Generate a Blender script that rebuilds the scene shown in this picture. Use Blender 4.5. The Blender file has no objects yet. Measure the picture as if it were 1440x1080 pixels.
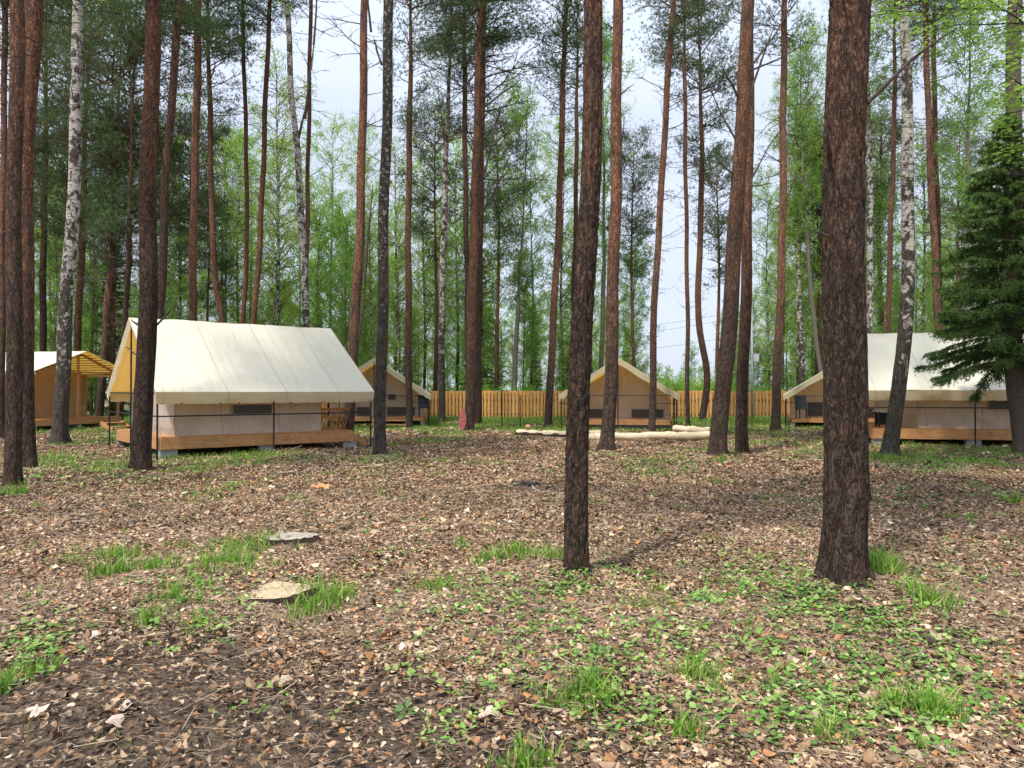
import bpy, math, random
import numpy as np
from mathutils import Vector, Matrix, noise as mnoise
random.seed(7); RNG = np.random.default_rng(11)
C = bpy.context.scene.collection
F, HOR, CAMZ, CX = 1040.0, 550.0, 1.6, 720.0

# ------------------------------------------------------------------ scene measure helpers
def wx(px, d): return (px - CX) / F * d
def wz(py, d): return CAMZ + (HOR - py) / F * d
def dg(py): return CAMZ * F / (py - HOR)           # distance of a point of the ground seen at row py
def gp(px, py):
    d = dg(py); return wx(px, d), d

MOUNDS = [(-2.35, 6.2, .10, .9), (-2.2, 5.45, .06, .8), (-2.2, 7.6, .07, .5), (6.5, 11.5, .1, 1.2), (-9, 12.5, .10, 1.5), (2.5, 5.4, .05, .8),
          (-6.5, 14.5, .06, 1.4), (.57, 6.43, .07, .34), (2.58, 5.74, .09, .48)]
def gz(x, y):
    x = np.asarray(x, float); y = np.asarray(y, float)
    z = .045*np.sin(x*.7+1.3)*np.cos(y*.55) + .02*np.sin(x*1.9+y*1.3) + .018*np.cos(x*2.7-y*2.1+.5) + .008*np.sin(x*6.1+2)*np.cos(y*5.3)
    for mx, my, h, r in MOUNDS: z = z + h*np.exp(-((x-mx)**2+(y-my)**2)/r**2)
    fade = np.clip((60-np.hypot(x, y))/20, 0, 1)
    return z*fade
def g1(x, y): return float(gz(x, y))

# ------------------------------------------------------------------ mesh building
class MB:
    def __init__(s): s.v = []; s.f = []; s.n = 0
    def add(s, vs, fs):
        s.v.append(np.asarray(vs, float).reshape(-1, 3)); b = s.n
        s.f += [tuple(i+b for i in f) for f in fs]; s.n += len(s.v[-1]); return s
    def box(s, c, size, M=None, bev=0):
        hx, hy, hz = size[0]/2, size[1]/2, size[2]/2
        vs = np.array([(x, y, z) for x in (-hx, hx) for y in (-hy, hy) for z in (-hz, hz)])
        if M is not None: vs = vs @ np.array(M.to_3x3()).T
        return s.add(vs + np.array(c), [(0,1,3,2),(4,6,7,5),(0,4,5,1),(2,3,7,6),(0,2,6,4),(1,5,7,3)])
    def bar(s, a, b, w, h):
        a, b = Vector(a), Vector(b); d = b-a; q = d.to_track_quat('X', 'Z').to_matrix()
        return s.box((a+b)/2, (d.length, w, h), q)
    def tube(s, pts, rad, seg=6, cap=True):
        pts = [Vector(p) for p in pts]; n = len(pts); vs = []
        for i, p in enumerate(pts):
            t = (pts[min(i+1, n-1)] - pts[max(i-1, 0)]).normalized()
            u = t.cross(Vector((0, 0, 1)) if abs(t.z) < .9 else Vector((0, 1, 0))).normalized(); w = t.cross(u)
            for k in range(seg):
                a = k*2*math.pi/seg; vs.append(p + (u*math.cos(a)+w*math.sin(a))*rad[i])
        fs = [(i*seg+k, i*seg+(k+1) % seg, (i+1)*seg+(k+1) % seg, (i+1)*seg+k) for i in range(n-1) for k in range(seg)]
        if cap: fs += [tuple(range(seg))[::-1], tuple((n-1)*seg+k for k in range(seg))]
        return s.add([tuple(v) for v in vs], fs)
    def grid(s, P):                                   # P: (n, m, 3)
        n, m = P.shape[:2]
        return s.add(P.reshape(-1, 3), [(i*m+j, i*m+j+1, (i+1)*m+j+1, (i+1)*m+j) for i in range(n-1) for j in range(m-1)])
    def build(s, name, mat, parent=None, smooth=False):
        me = bpy.data.meshes.new(name)
        me.from_pydata([tuple(v) for v in np.concatenate(s.v)] if s.v else [], [], s.f); me.update()
        if smooth: me.polygons.foreach_set('use_smooth', [True]*len(me.polygons))
        return link(name, me, mat, parent)
def link(name, me, mat, parent=None):
    o = bpy.data.objects.new(name, me); C.objects.link(o)
    if mat: me.materials.append(mat)
    if parent: o.parent = parent
    return o
def fastmesh(name, V, nper, mat, parent=None, tint=None):
    """V: (N*nper,3) vertices, every nper consecutive vertices are one polygon"""
    V = np.ascontiguousarray(V, dtype=np.float32).reshape(-1, 3); N = len(V)//nper
    me = bpy.data.meshes.new(name)
    me.vertices.add(len(V)); me.vertices.foreach_set('co', V.ravel())
    me.loops.add(len(V)); me.loops.foreach_set('vertex_index', np.arange(len(V), dtype=np.int32))
    me.polygons.add(N); me.polygons.foreach_set('loop_start', np.arange(0, len(V), nper, dtype=np.int32))
    me.polygons.foreach_set('loop_total', np.full(N, nper, dtype=np.int32))
    me.update(calc_edges=True)
    if tint is not None:
        a = me.color_attributes.new('tint', 'FLOAT_COLOR', 'POINT')
        c = np.ones((len(V), 4), dtype=np.float32); c[:, :3] = tint; a.data.foreach_set('color', c.ravel())
    return link(name, me, mat, parent)
def tag(o, label=None, cat=None, group=None, kind=None):
    if label: o['label'] = label
    if cat: o['category'] = cat
    if group: o['group'] = group
    if kind: o['kind'] = kind
    return o
def empty(name, loc, rz=0):
    o = bpy.data.objects.new(name, None); C.objects.link(o); o.location = loc; o.rotation_euler = (0, 0, rz); o.empty_display_size = .2; return o
def copy_tree(o, parent=None):
    c = o.copy(); C.objects.link(c); c.parent = parent
    for ch in [x for x in bpy.data.objects if x.parent == o]: copy_tree(ch, c)
    return c

# ------------------------------------------------------------------ materials
class NT:
    def __init__(s, name):
        s.m = bpy.data.materials.new(name); s.m.use_nodes = True; s.t = s.m.node_tree; s.t.nodes.clear()
        s.out = s.t.nodes.new('ShaderNodeOutputMaterial')
    def n(s, typ, **k):
        nd = s.t.nodes.new(typ)
        for a, b in k.items():
            if a.startswith('i_'):
                key = a[2:]; nd.inputs[int(key) if key.isdigit() else key.replace('_', ' ')].default_value = b
            else: setattr(nd, a, b)
        return nd
    def l(s, a, b): s.t.links.new(a, b)
    def coord(s, scale=(1, 1, 1), rot=(0, 0, 0), src='Object'):
        tc = s.n('ShaderNodeTexCoord'); mp = s.n('ShaderNodeMapping'); s.l(tc.outputs[src], mp.inputs[0])
        mp.inputs['Scale'].default_value = scale; mp.inputs['Rotation'].default_value = rot; return mp.outputs[0]
    def noise(s, vec, scale, detail=4, rough=.55, dist=0):
        nd = s.n('ShaderNodeTexNoise'); nd.inputs['Scale'].default_value = scale; nd.inputs['Detail'].default_value = detail
        nd.inputs['Roughness'].default_value = rough; nd.inputs['Distortion'].default_value = dist
        if vec: s.l(vec, nd.inputs['Vector'])
        return nd.outputs['Fac']
    def ramp(s, fac, stops, interp='LINEAR'):
        nd = s.n('ShaderNodeValToRGB'); cr = nd.color_ramp; cr.interpolation = interp
        while len(cr.elements) < len(stops): cr.elements.new(.5)
        for e, (p, c) in zip(cr.elements, stops):
            e.position = p; e.color = (*c, 1) if len(c) == 3 else c
        s.l(fac, nd.inputs[0]); return nd.outputs[0]
    def mix(s, fac, a, b, mode='MIX'):
        nd = s.n('ShaderNodeMix', data_type='RGBA', blend_type=mode)
        for v, i in ((fac, 0), (a, 6), (b, 7)):
            if isinstance(v, (int, float)): nd.inputs[i].default_value = v
            elif isinstance(v, tuple): nd.inputs[i].default_value = (*v, 1)
            else: s.l(v, nd.inputs[i])
        return nd.outputs[2]
    def math(s, op, a, b=0., clamp=False):
        nd = s.n('ShaderNodeMath', operation=op, use_clamp=clamp)
        for i, v in enumerate((a, b)):
            if isinstance(v, (int, float)): nd.inputs[i].default_value = v
            else: s.l(v, nd.inputs[i])
        return nd.outputs[0]
    def bump(s, h, strength=.5, dist=.02):
        nd = s.n('ShaderNodeBump'); nd.inputs['Strength'].default_value = strength; nd.inputs['Distance'].default_value = dist
        s.l(h, nd.inputs['Height']); return nd.outputs[0]
    def bsdf(s, col, rough=.8, normal=None, spec=.3, metal=0):
        b = s.n('ShaderNodeBsdfPrincipled')
        if isinstance(col, tuple): b.inputs['Base Color'].default_value = (*col, 1)
        else: s.l(col, b.inputs['Base Color'])
        b.inputs['Roughness'].default_value = rough; b.inputs['Specular IOR Level'].default_value = spec; b.inputs['Metallic'].default_value = metal
        if normal: s.l(normal, b.inputs['Normal'])
        s.l(b.outputs[0], s.out.inputs[0]); return b
    def sep(s, vec, i=2):
        nd = s.n('ShaderNodeSeparateXYZ'); s.l(vec, nd.inputs[0]); return nd.outputs[i]
    def rnd(s): return s.n('ShaderNodeObjectInfo').outputs['Random']

def pine_bark(name, cell, z0, z1):
    """furrowed grey brown bark at the foot, flaky orange skin above z0..z1 metres"""
    t = NT(name); v = t.coord((1, 1, .26)); v2 = t.coord((1, 1, .6))
    def ridge(vec, sc, w, dist=1.2):
        n = t.noise(vec, sc, 5, .6, dist); a = t.math('ABSOLUTE', t.math('SUBTRACT', n, .5)); return t.ramp(a, [(0, (0, 0, 0)), (w, (1, 1, 1))])
    f1 = ridge(v, cell*.62, .045, .9); f2 = ridge(v, cell*1.7, .05, .6)
    fur = t.math('MULTIPLY', f1, t.math('ADD', .45, t.math('MULTIPLY', f2, .55)))
    vc = t.n('ShaderNodeTexVoronoi'); t.l(v2, vc.inputs['Vector']); vc.inputs['Scale'].default_value = cell*2.6
    cellr = t.sep(vc.outputs['Color'], 0); nf = t.noise(v2, cell*4, 5, .75)
    low = t.ramp(t.math('ADD', t.math('MULTIPLY', nf, .85), t.math('MULTIPLY', cellr, .15)), [(.28, (.048, .034, .024)), (.5, (.098, .067, .049)), (.72, (.165, .125, .098))])
    red = t.ramp(t.noise(v2, 7, 5, .7), [(.50, (0, 0, 0)), (.62, (.42, .42, .42))]); low = t.mix(red, low, (.17, .072, .038))
    hi = t.ramp(t.math('ADD', t.math('MULTIPLY', nf, .6), t.math('MULTIPLY', cellr, .4)), [(.25, (.13, .052, .026)), (.5, (.275, .118, .060)), (.75, (.41, .215, .125))])
    hi = t.mix(t.ramp(t.noise(v, 5, 4, .7), [(.48, (0, 0, 0)), (.62, (.7, .7, .7))]), hi, (.10, .072, .058))
    z = t.sep(t.coord()); big = t.noise(t.coord((1, 1, .4)), 3.4, 5, .65)
    h = t.math('ADD', z, t.math('MULTIPLY', t.math('SUBTRACT', big, .5), (z1-z0)*1.6+1.5))
    g = t.n('ShaderNodeMapRange'); g.inputs[1].default_value = z0; g.inputs[2].default_value = z1; t.l(h, g.inputs[0])
    col = t.mix(g.outputs[0], low, hi)
    col = t.mix(t.math('MULTIPLY', t.math('SUBTRACT', 1., fur), t.math('SUBTRACT', .85, t.math('MULTIPLY', g.outputs[0], .35))), col, (.028, .018, .013))
    hs = t.n('ShaderNodeHueSaturation'); t.l(col, hs.inputs['Color']); t.l(t.math('ADD', .80, t.math('MULTIPLY', t.rnd(), .36)), hs.inputs['Value']); hs.inputs['Saturation'].default_value = .92
    hgt = t.math('ADD', t.math('MULTIPLY', fur, 1.3), t.math('ADD', t.math('MULTIPLY', nf, .6), t.math('MULTIPLY', cellr, .35)))
    t.bsdf(hs.outputs[0], .95, t.bump(hgt, .9, .022), .12); return t.m
def birch_bark(name, dark):
    t = NT(name); v = t.coord((1, 1, 1)); z = t.sep(v)
    band = t.noise(t.coord((2.2, 2.2, 18)), 1.5, 5, .7); patch = t.noise(t.coord((1, 1, .8)), 4.6 if dark < .1 else 13, 6, .7, .5)
    white = t.ramp(t.noise(v, 9, 4), [(.3, (.33, .29, .24)), (.55, (.54, .51, .46)), (.75, (.36, .27, .20))])
    lent = t.ramp(band, [(.52, (0, 0, 0)), (.60, (1, 1, 1))]); low = t.n('ShaderNodeMapRange'); t.l(z, low.inputs[0])
    low.inputs[1].default_value = .5; low.inputs[2].default_value = 5.5; low.inputs[3].default_value = .20; low.inputs[4].default_value = 0.
    pm = t.ramp(t.math('ADD', patch, t.math('ADD', low.outputs[0], dark)), [(.54, (0, 0, 0)), (.60, (1, 1, 1))])
    blk = t.ramp(t.noise(t.coord((1, 1, .35)), 14, 6, .8), [(.36, (.022, .018, .014)), (.55, (.075, .062, .048)), (.75, (.19, .165, .13))])
    col = t.mix(t.math('MAXIMUM', t.math('MULTIPLY', lent, .9), pm), white, blk)
    t.bsdf(col, .85, t.bump(t.math('ADD', t.math('MULTIPLY', patch, 1.2), t.math('ADD', band, t.noise(v, 40, 5, .7))), .9, .03), .2); return t.m
def leaf_mat(name, c0, c1, trans, tf=.4, attr=False, var=.35):
    t = NT(name); nz = t.noise(t.coord(), 1.1, 3, .6)
    geo = t.n('ShaderNodeNewGeometry')
    f = t.math('ADD', t.math('MULTIPLY', geo.outputs['Random Per Island'], .7), t.math('MULTIPLY', nz, .4))
    col = t.ramp(f, [(.1, c0), (.9, c1)])
    hs = t.n('ShaderNodeHueSaturation'); t.l(col, hs.inputs['Color'])
    t.l(t.math('ADD', 1-var/2, t.math('MULTIPLY', t.rnd(), var)), hs.inputs['Value']); t.l(t.math('ADD', .485, t.math('MULTIPLY', t.rnd(), .03)), hs.inputs['Hue'])
    d = t.n('ShaderNodeBsdfPrincipled'); t.l(hs.outputs[0], d.inputs['Base Color']); d.inputs['Roughness'].default_value = .6; d.inputs['Specular IOR Level'].default_value = .25
    tr = t.n('ShaderNodeBsdfTranslucent'); t.l(t.mix(.5, hs.outputs[0], trans), tr.inputs[0])
    mx = t.n('ShaderNodeMixShader'); mx.inputs[0].default_value = tf; t.l(d.outputs[0], mx.inputs[1]); t.l(tr.outputs[0], mx.inputs[2]); t.l(mx.outputs[0], t.out.inputs[0])
    return t.m
def tint_mat(name, tf=.15, rough=.75):
    t = NT(name); a = t.n('ShaderNodeAttribute'); a.attribute_name = 'tint'
    nz = t.noise(t.coord(), 45, 3, .6); col = t.mix(.55, a.outputs['Color'], t.ramp(nz, [(.3, (.55, .55, .55)), (.7, (1.3, 1.3, 1.3))]), 'MULTIPLY')
    d = t.n('ShaderNodeBsdfPrincipled'); t.l(col, d.inputs['Base Color']); d.inputs['Roughness'].default_value = rough; d.inputs['Specular IOR Level'].default_value = .25
    tr = t.n('ShaderNodeBsdfTranslucent'); t.l(col, tr.inputs[0]); mx = t.n('ShaderNodeMixShader'); mx.inputs[0].default_value = tf
    t.l(d.outputs[0], mx.inputs[1]); t.l(tr.outputs[0], mx.inputs[2]); t.l(mx.outputs[0], t.out.inputs[0]); return t.m
def wood_mat(name, c0, c1, c2, scale=(1, 14, 14), rough=.7):
    t = NT(name); v = t.coord(scale); n = t.noise(v, 1.6, 6, .62, .6); k = t.noise(t.coord(), 5, 3)
    knot = t.n('ShaderNodeTexVoronoi'); t.l(t.coord((1, 2.5, 2.5)), knot.inputs['Vector']); knot.inputs['Scale'].default_value = 2.2
    geo = t.n('ShaderNodeNewGeometry')
    col = t.ramp(t.math('ADD', t.math('MULTIPLY', n, .8), t.math('MULTIPLY', geo.outputs['Random Per Island'], .3)), [(.25, c0), (.55, c1), (.85, c2)])
    col = t.mix(t.ramp(knot.outputs['Distance'], [(.05, (.8, .8, .8)), (.10, (0, 0, 0))]), col, tuple(x*.3 for x in c0))
    col = t.mix(.4, col, t.ramp(k, [(.3, (.6, .6, .6)), (.7, (1.2, 1.2, 1.2))]), 'MULTIPLY')
    t.bsdf(col, rough, t.bump(n, .4, .01), .3); return t.m
def fabric_mat(name, c0, c1, trans=None, tf=.3, wr=.5, stripes=None):
    t = NT(name); v = t.coord()
    big = t.noise(t.coord((2.6, .28, .28), (0, 0, -.38)), 1.9, 4, .5, .3); fine = t.noise(v, 60, 2)
    dirt = t.noise(v, 1.6, 6, .65)
    col = t.ramp(dirt, [(.3, c0), (.65, c1)])
    seam = t.n('ShaderNodeTexWave', wave_type='BANDS', bands_direction='X'); t.l(v, seam.inputs['Vector']); seam.inputs['Scale'].default_value = .21; seam.inputs['Distortion'].default_value = 0
    sm = t.ramp(seam.outputs['Fac'], [(.0, (.0, .0, .0)), (.0012, (1, 1, 1))])
    spot = t.n('ShaderNodeTexVoronoi'); t.l(v, spot.inputs['Vector']); spot.inputs['Scale'].default_value = 1.9
    col = t.mix(t.ramp(spot.outputs['Distance'], [(.018, (.5, .5, .5)), (.03, (0, 0, 0))]), col, (.16, .14, .09))
    col = t.mix(t.math('MULTIPLY', t.math('SUBTRACT', 1., sm), .4), col, tuple(x*.6 for x in c0))
    nrm = t.bump(t.math('ADD', t.math('ADD', big, t.math('MULTIPLY', sm, .08)), t.math('MULTIPLY', fine, .03)), wr, .12)
    d = t.n('ShaderNodeBsdfPrincipled'); t.l(col, d.inputs['Base Color']); d.inputs['Roughness'].default_value = .75; d.inputs['Specular IOR Level'].default_value = .25; t.l(nrm, d.inputs['Normal'])
    if trans:
        tr = t.n('ShaderNodeBsdfTranslucent'); tr.inputs[0].default_value = (*trans, 1); mx = t.n('ShaderNodeMixShader'); mx.inputs[0].default_value = tf
        t.l(d.outputs[0], mx.inputs[1]); t.l(tr.outputs[0], mx.inputs[2]); t.l(mx.outputs[0], t.out.inputs[0])
    else: t.l(d.outputs[0], t.out.inputs[0])
    return t.m
def plain(name, c0, c1, rough=.6, sc=8, metal=0, bump=.3, spec=.3):
    t = NT(name); n = t.noise(t.coord(), sc, 5, .65); t.bsdf(t.ramp(n, [(.3, c0), (.7, c1)]), rough, t.bump(n, bump, .01), spec, metal); return t.m

M = {}
M['bark_near'] = pine_bark('pine_bark_thick', 24, 2.4, 6.0)
M['bark_mid'] = pine_bark('pine_bark_plated', 22, 3.5, 8.0)
M['bark_red'] = pine_bark('pine_bark_orange', 16, 1.5, 6.0)
M['bark_grey'] = pine_bark('pine_bark_brown', 18, 7.0, 13.0)
M['birch'] = birch_bark('birch_bark_white', .06)
M['birch_dark'] = birch_bark('birch_bark_dark', .15)
M['aspen'] = plain('smooth_grey_bark', (.10, .085, .065), (.20, .175, .14), .85, 12)
M['twig'] = plain('dead_twig_bark', (.045, .034, .028), (.11, .085, .068), .9, 20)
M['spruce_bark'] = plain('spruce_bark', (.05, .038, .03), (.13, .10, .08), .9, 22, bump=.8)
M['needle'] = leaf_mat('pine_needles', (.050, .092, .036), (.130, .190, .066), (.14, .20, .06), .3)
M['spruce'] = leaf_mat('spruce_needles', (.04, .08, .022), (.13, .21, .05), (.14, .24, .05), .3)
M['leaf'] = leaf_mat('birch_leaves', (.19, .33, .05), (.40, .56, .12), (.50, .74, .12), .5)
M['leaf2'] = leaf_mat('aspen_leaves', (.13, .27, .045), (.29, .46, .08), (.36, .62, .09), .5)
M['shrubleaf'] = leaf_mat('shrub_leaves', (.17, .34, .05), (.34, .54, .09), (.4, .68, .1), .45)
M['litter'] = tint_mat('leaf_litter', .12)
M['grass'] = tint_mat('grass_blades', .35, .55)
M['roof'] = fabric_mat('cream_canvas', (.69, .685, .53), (.76, .755, .61), (.95, .53, .07), .28, .42)
M['valance'] = fabric_mat('cream_canvas_edge', (.66, .62, .42), (.72, .68, .49), (.9, .6, .15), .28, .3)
M['inner'] = fabric_mat('beige_inner_canvas', (.42, .34, .27), (.52, .43, .35), (.45, .28, .18), .15, .8)
M['inner_white'] = fabric_mat('pale_inner_canvas', (.50, .46, .43), (.60, .56, .53), (.5, .45, .4), .2, .8)
M['canvas_tan'] = fabric_mat('tan_canvas', (.34, .23, .13), (.44, .31, .18), (.5, .3, .12), .18, .6)
M['mesh_win'] = plain('dark_mesh', (.04, .038, .035), (.075, .07, .062), .5, 30)
M['black_metal'] = plain('black_painted_metal', (.012, .012, .013), (.025, .025, .027), .45, 10, .3)
M['deckwood'] = wood_mat('deck_pine', (.28, .12, .042), (.45, .22, .085), (.56, .33, .155))
M['fencewood'] = wood_mat('fence_pine', (.50, .24, .065), (.66, .35, .11), (.76, .48, .19), (14, 14, 1))
M['paleboard'] = wood_mat('pale_board', (.40, .30, .19), (.55, .43, .29), (.64, .53, .38))
M['peeled'] = wood_mat('peeled_log', (.46, .34, .20), (.60, .48, .31), (.70, .60, .43), (1.5, 10, 10))
M['cutwood'] = plain('sawn_end_grain', (.30, .22, .135), (.48, .38, .25), .8, 25)
M['chipwood'] = plain('orange_split_wood', (.45, .20, .07), (.62, .36, .17), .8, 14, bump=.8)
M['concrete'] = plain('concrete_block', (.22, .21, .20), (.36, .35, .33), .9, 12)
M['galv'] = plain('galvanised_metal', (.36, .37, .38), (.50, .51, .52), .5, 14, .4)
M['boxgrey'] = plain('pale_grey_box', (.42, .44, .45), (.55, .56, .58), .5, 6)
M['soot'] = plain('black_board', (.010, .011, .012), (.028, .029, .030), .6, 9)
M['pinkred'] = plain('faded_red_paint', (.33, .075, .07), (.48, .14, .12), .6, 18)
M['charcoal'] = plain('charred_wood', (.010, .010, .010), (.05, .048, .045), .9, 20, bump=1)
M['wire'] = plain('cable', (.05, .05, .05), (.08, .08, .08), .6, 10)

# ------------------------------------------------------------------ ground
def axis(lo, a, b, hi, fine):
    mid = np.arange(a, b+1e-6, fine); out = [b]; st = fine
    up = []; x = b
    while x < hi: st *= 1.18; x += st; up.append(x)
    dn = []; x = a; st = fine
    while x > lo: st *= 1.18; x -= st; dn.append(x)
    return np.array(dn[::-1]+list(mid)+up)
def vnoise(x, y, s, seed=0):
    """cheap smooth value noise, numpy"""
    x = np.asarray(x)*s+seed*17.3; y = np.asarray(y)*s+seed*9.1
    xi = np.floor(x).astype(int); yi = np.floor(y).astype(int); fx = x-xi; fy = y-yi
    fx = fx*fx*(3-2*fx); fy = fy*fy*(3-2*fy)
    def h(a, b):
        n = (a*374761393 + b*668265263 + seed*1274126177) & 0x7fffffff
        n = ((n ^ (n >> 13))*1274126177) & 0x7fffffff
        return ((n ^ (n >> 16)) & 0xffff)/65535.
    return (h(xi, yi)*(1-fx)+h(xi+1, yi)*fx)*(1-fy) + (h(xi, yi+1)*(1-fx)+h(xi+1, yi+1)*fx)*fy
def blob(x, y, cx, cy, rx, ry):
    q = ((x-cx)/rx)**2+((y-cy)/ry)**2
    q = q + .9*(vnoise(x, y, 1.6, 3)-.5) + .6*(vnoise(x, y, 5, 4)-.5)
    return np.clip(1.6-q*1.3, 0, 1)
def dark_mask(x, y):
    a = blob(x, y, -1.6, 3.55, 2.4, 1.25); b = blob(x, y, .7, 11.9, 1.35, .75); c = blob(x, y, -.75, 3.1, .9, .75)*.8
    return np.clip(np.maximum(np.maximum(a, b), c), 0, 1)
def green_mask(x, y):
    """where the grass grows in the background strip"""
    n = vnoise(x, y, .55, 8)*.6+vnoise(x, y, 1.7, 9)*.4
    far = np.clip((y-21)/14, 0, 1)
    left = np.exp(-((y-16.5)/3.0)**2)*np.clip((-x-3)/3, 0, 1)
    right = np.exp(-((y-18.5)/2.6)**2)*np.clip((x-6.5)/3, 0, 1)
    m = far*.9+left*.75+right*1.0
    m = m*np.where(y > 60, .5, 1)
    return np.clip((n-.62+m*.62)*3.2, 0, 1)
xs = axis(-420, -26, 26, 420, .16); ys = axis(-60, .6, 44, 520, .16)
X, Y = np.meshgrid(xs, ys); Z = gz(X, Y) + (vnoise(X, Y, 3.1, 5)-.5)*.03*(np.hypot(X, Y) < 45) - dark_mask(X, Y)*.02
gm = MB(); gm.grid(np.stack([X, Y, Z], -1))
t = NT('forest_floor'); v = t.coord()
at = t.n('ShaderNodeAttribute'); at.attribute_name = 'mask'; sp = t.n('ShaderNodeSeparateColor'); t.l(at.outputs['Color'], sp.inputs[0])
vo = t.n('ShaderNodeTexVoronoi'); t.l(v, vo.inputs['Vector']); vo.inputs['Scale'].default_value = 17; vo.inputs['Randomness'].default_value = 1
vo2 = t.n('ShaderNodeTexVoronoi'); t.l(t.coord((1, 1, 1), (0, 0, .7)), vo2.inputs['Vector']); vo2.inputs['Scale'].default_value = 38
r1 = t.sep(vo.outputs['Color'], 0); r2 = t.sep(vo2.outputs['Color'], 1)
lit = t.ramp(t.math('ADD', t.math('MULTIPLY', r1, .5), t.math('MULTIPLY', r2, .4)), [(.1, (.05, .035, .026)), (.35, (.17, .115, .082)), (.6, (.36, .26, .19)), (.8, (.48, .37, .28)), (.95, (.60, .49, .38))])
lit = t.mix(.6, lit, t.ramp(t.noise(v, .9, 5, .6), [(.3, (.62, .60, .56)), (.7, (1.15, 1.12, 1.05))]), 'MULTIPLY')
soil = t.ramp(t.noise(v, 22, 6, .7), [(.3, (.026, .020, .016)), (.5, (.080, .058, .042)), (.72, (.20, .145, .10))])
grn = t.ramp(t.noise(v, 30, 4, .7), [(.3, (.05, .085, .02)), (.6, (.11, .19, .035)), (.8, (.2, .25, .08))])
col = t.mix(t.math('MULTIPLY', sp.outputs[1], .8), lit, grn); col = t.mix(sp.outputs[0], col, soil)
t.bsdf(col, .95, t.bump(t.math('ADD', t.math('MULTIPLY', r1, .7), t.noise(v, 25, 6, .7)), .8, .03), .1); M['ground'] = t.m
gnd = tag(gm.build('ground', M['ground'], smooth=True), kind='structure')
ca = gnd.data.color_attributes.new('mask', 'FLOAT_COLOR', 'POINT'); mk = np.ones((X.size, 4), np.float32)
mk[:, 0] = dark_mask(X, Y).ravel(); mk[:, 1] = green_mask(X, Y).ravel(); mk[:, 2] = 0; ca.data.foreach_set('color', mk.ravel())

# ---- fallen leaves
PAL = np.array([(.41, .295, .195), (.53, .405, .285), (.29, .185, .115), (.15, .095, .062), (.64, .52, .385), (.40, .22, .115), (.07, .05, .036), (.54, .29, .13), (.70, .60, .48), (.46, .37, .285), (.22, .16, .115)])
PAL = PAL**1.12*np.array([1.03, 1.0, .93]); PW = np.array([.17, .13, .18, .16, .045, .08, .14, .02, .018, .045, .09]); PW = PW/PW.sum()
def scatter(d0, d1, dens, spread=.78):
    n = int(dens*spread*(d1**2-d0**2)); d = np.sqrt(RNG.uniform(d0**2, d1**2, n)); x = d*RNG.uniform(-spread, spread, n)
    return x, d
def rotmats(n, tilt):
    a = RNG.uniform(0, 2*np.pi, n); b = RNG.normal(0, tilt, n); c = RNG.normal(0, tilt, n)
    ca, sa, cb, sb, cc, sc = np.cos(a), np.sin(a), np.cos(b), np.sin(b), np.cos(c), np.sin(c)
    R = np.empty((n, 3, 3))
    R[:, 0] = np.stack([ca*cb, ca*sb*sc-sa*cc, ca*sb*cc+sa*sc], -1); R[:, 1] = np.stack([sa*cb, sa*sb*sc+ca*cc, sa*sb*cc-ca*sc], -1)
    R[:, 2] = np.stack([-sb, cb*sc, cb*cc], -1); return R
allV = []; allT = []
for d0, d1, dens, s0, s1, npt in ((1.9, 4.5, 6000, .007, .024, 7), (4.5, 8, 4200, .008, .023, 5), (8, 14, 1800, .011, .028, 5), (14, 26, 480, .019, .038, 4), (26, 42, 90, .03, .06, 4)):
    x, y = scatter(d0, d1, dens)
    keep = RNG.random(len(x)) > dark_mask(x, y)*.90
    keep &= RNG.random(len(x)) > green_mask(x, y)*.55
    x, y = x[keep], y[keep]; n = len(x)
    s = RNG.uniform(s0, s1, n)*np.where(RNG.random(n) < .06, RNG.uniform(1.3, 2.1, n), 1); asp = RNG.uniform(.4, .75, n)
    # each leaf is two halves folded along its midrib, jagged rim; half = polygon of (npt+?) points
    ts = np.linspace(0, 1, npt); prof = np.sin(np.pi*ts)**.7
    curl = RNG.normal(.0, .55, n); fold = RNG.uniform(-.1, .8, n)
    R = rotmats(n, .30)
    base = np.stack([x, y, gz(x, y)+RNG.uniform(.004, .028, n)], -1)
    ci = RNG.choice(len(PAL), n, p=PW); colr = PAL[ci]*RNG.uniform(.75, 1.2, (n, 1))*(.55+.85*(vnoise(x, y, .5, 51)*.5+vnoise(x, y, 2.3, 52)*.5))[:, None]
    for side in (1, -1):
        jag = 1+RNG.normal(0, .22, (n, npt))
        lx = (ts[None]*2-1)*s[:, None]*1.0
        ly = side*prof[None]*jag*asp[:, None]*s[:, None]
        ly[:, 0] = 0; ly[:, -1] = 0
        lz = np.abs(ly)*fold[:, None] + curl[:, None]*(lx**2/s[:, None])
        L = np.stack([lx+np.where(ts == .5, 0, 0), ly, lz], -1)
        W = np.einsum('nij,nkj->nki', R, L)+base[:, None]
        if side < 0: W = W[:, ::-1]
        allV.append((npt, W)); allT.append(np.repeat(colr[:, None], npt, 1))
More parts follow.
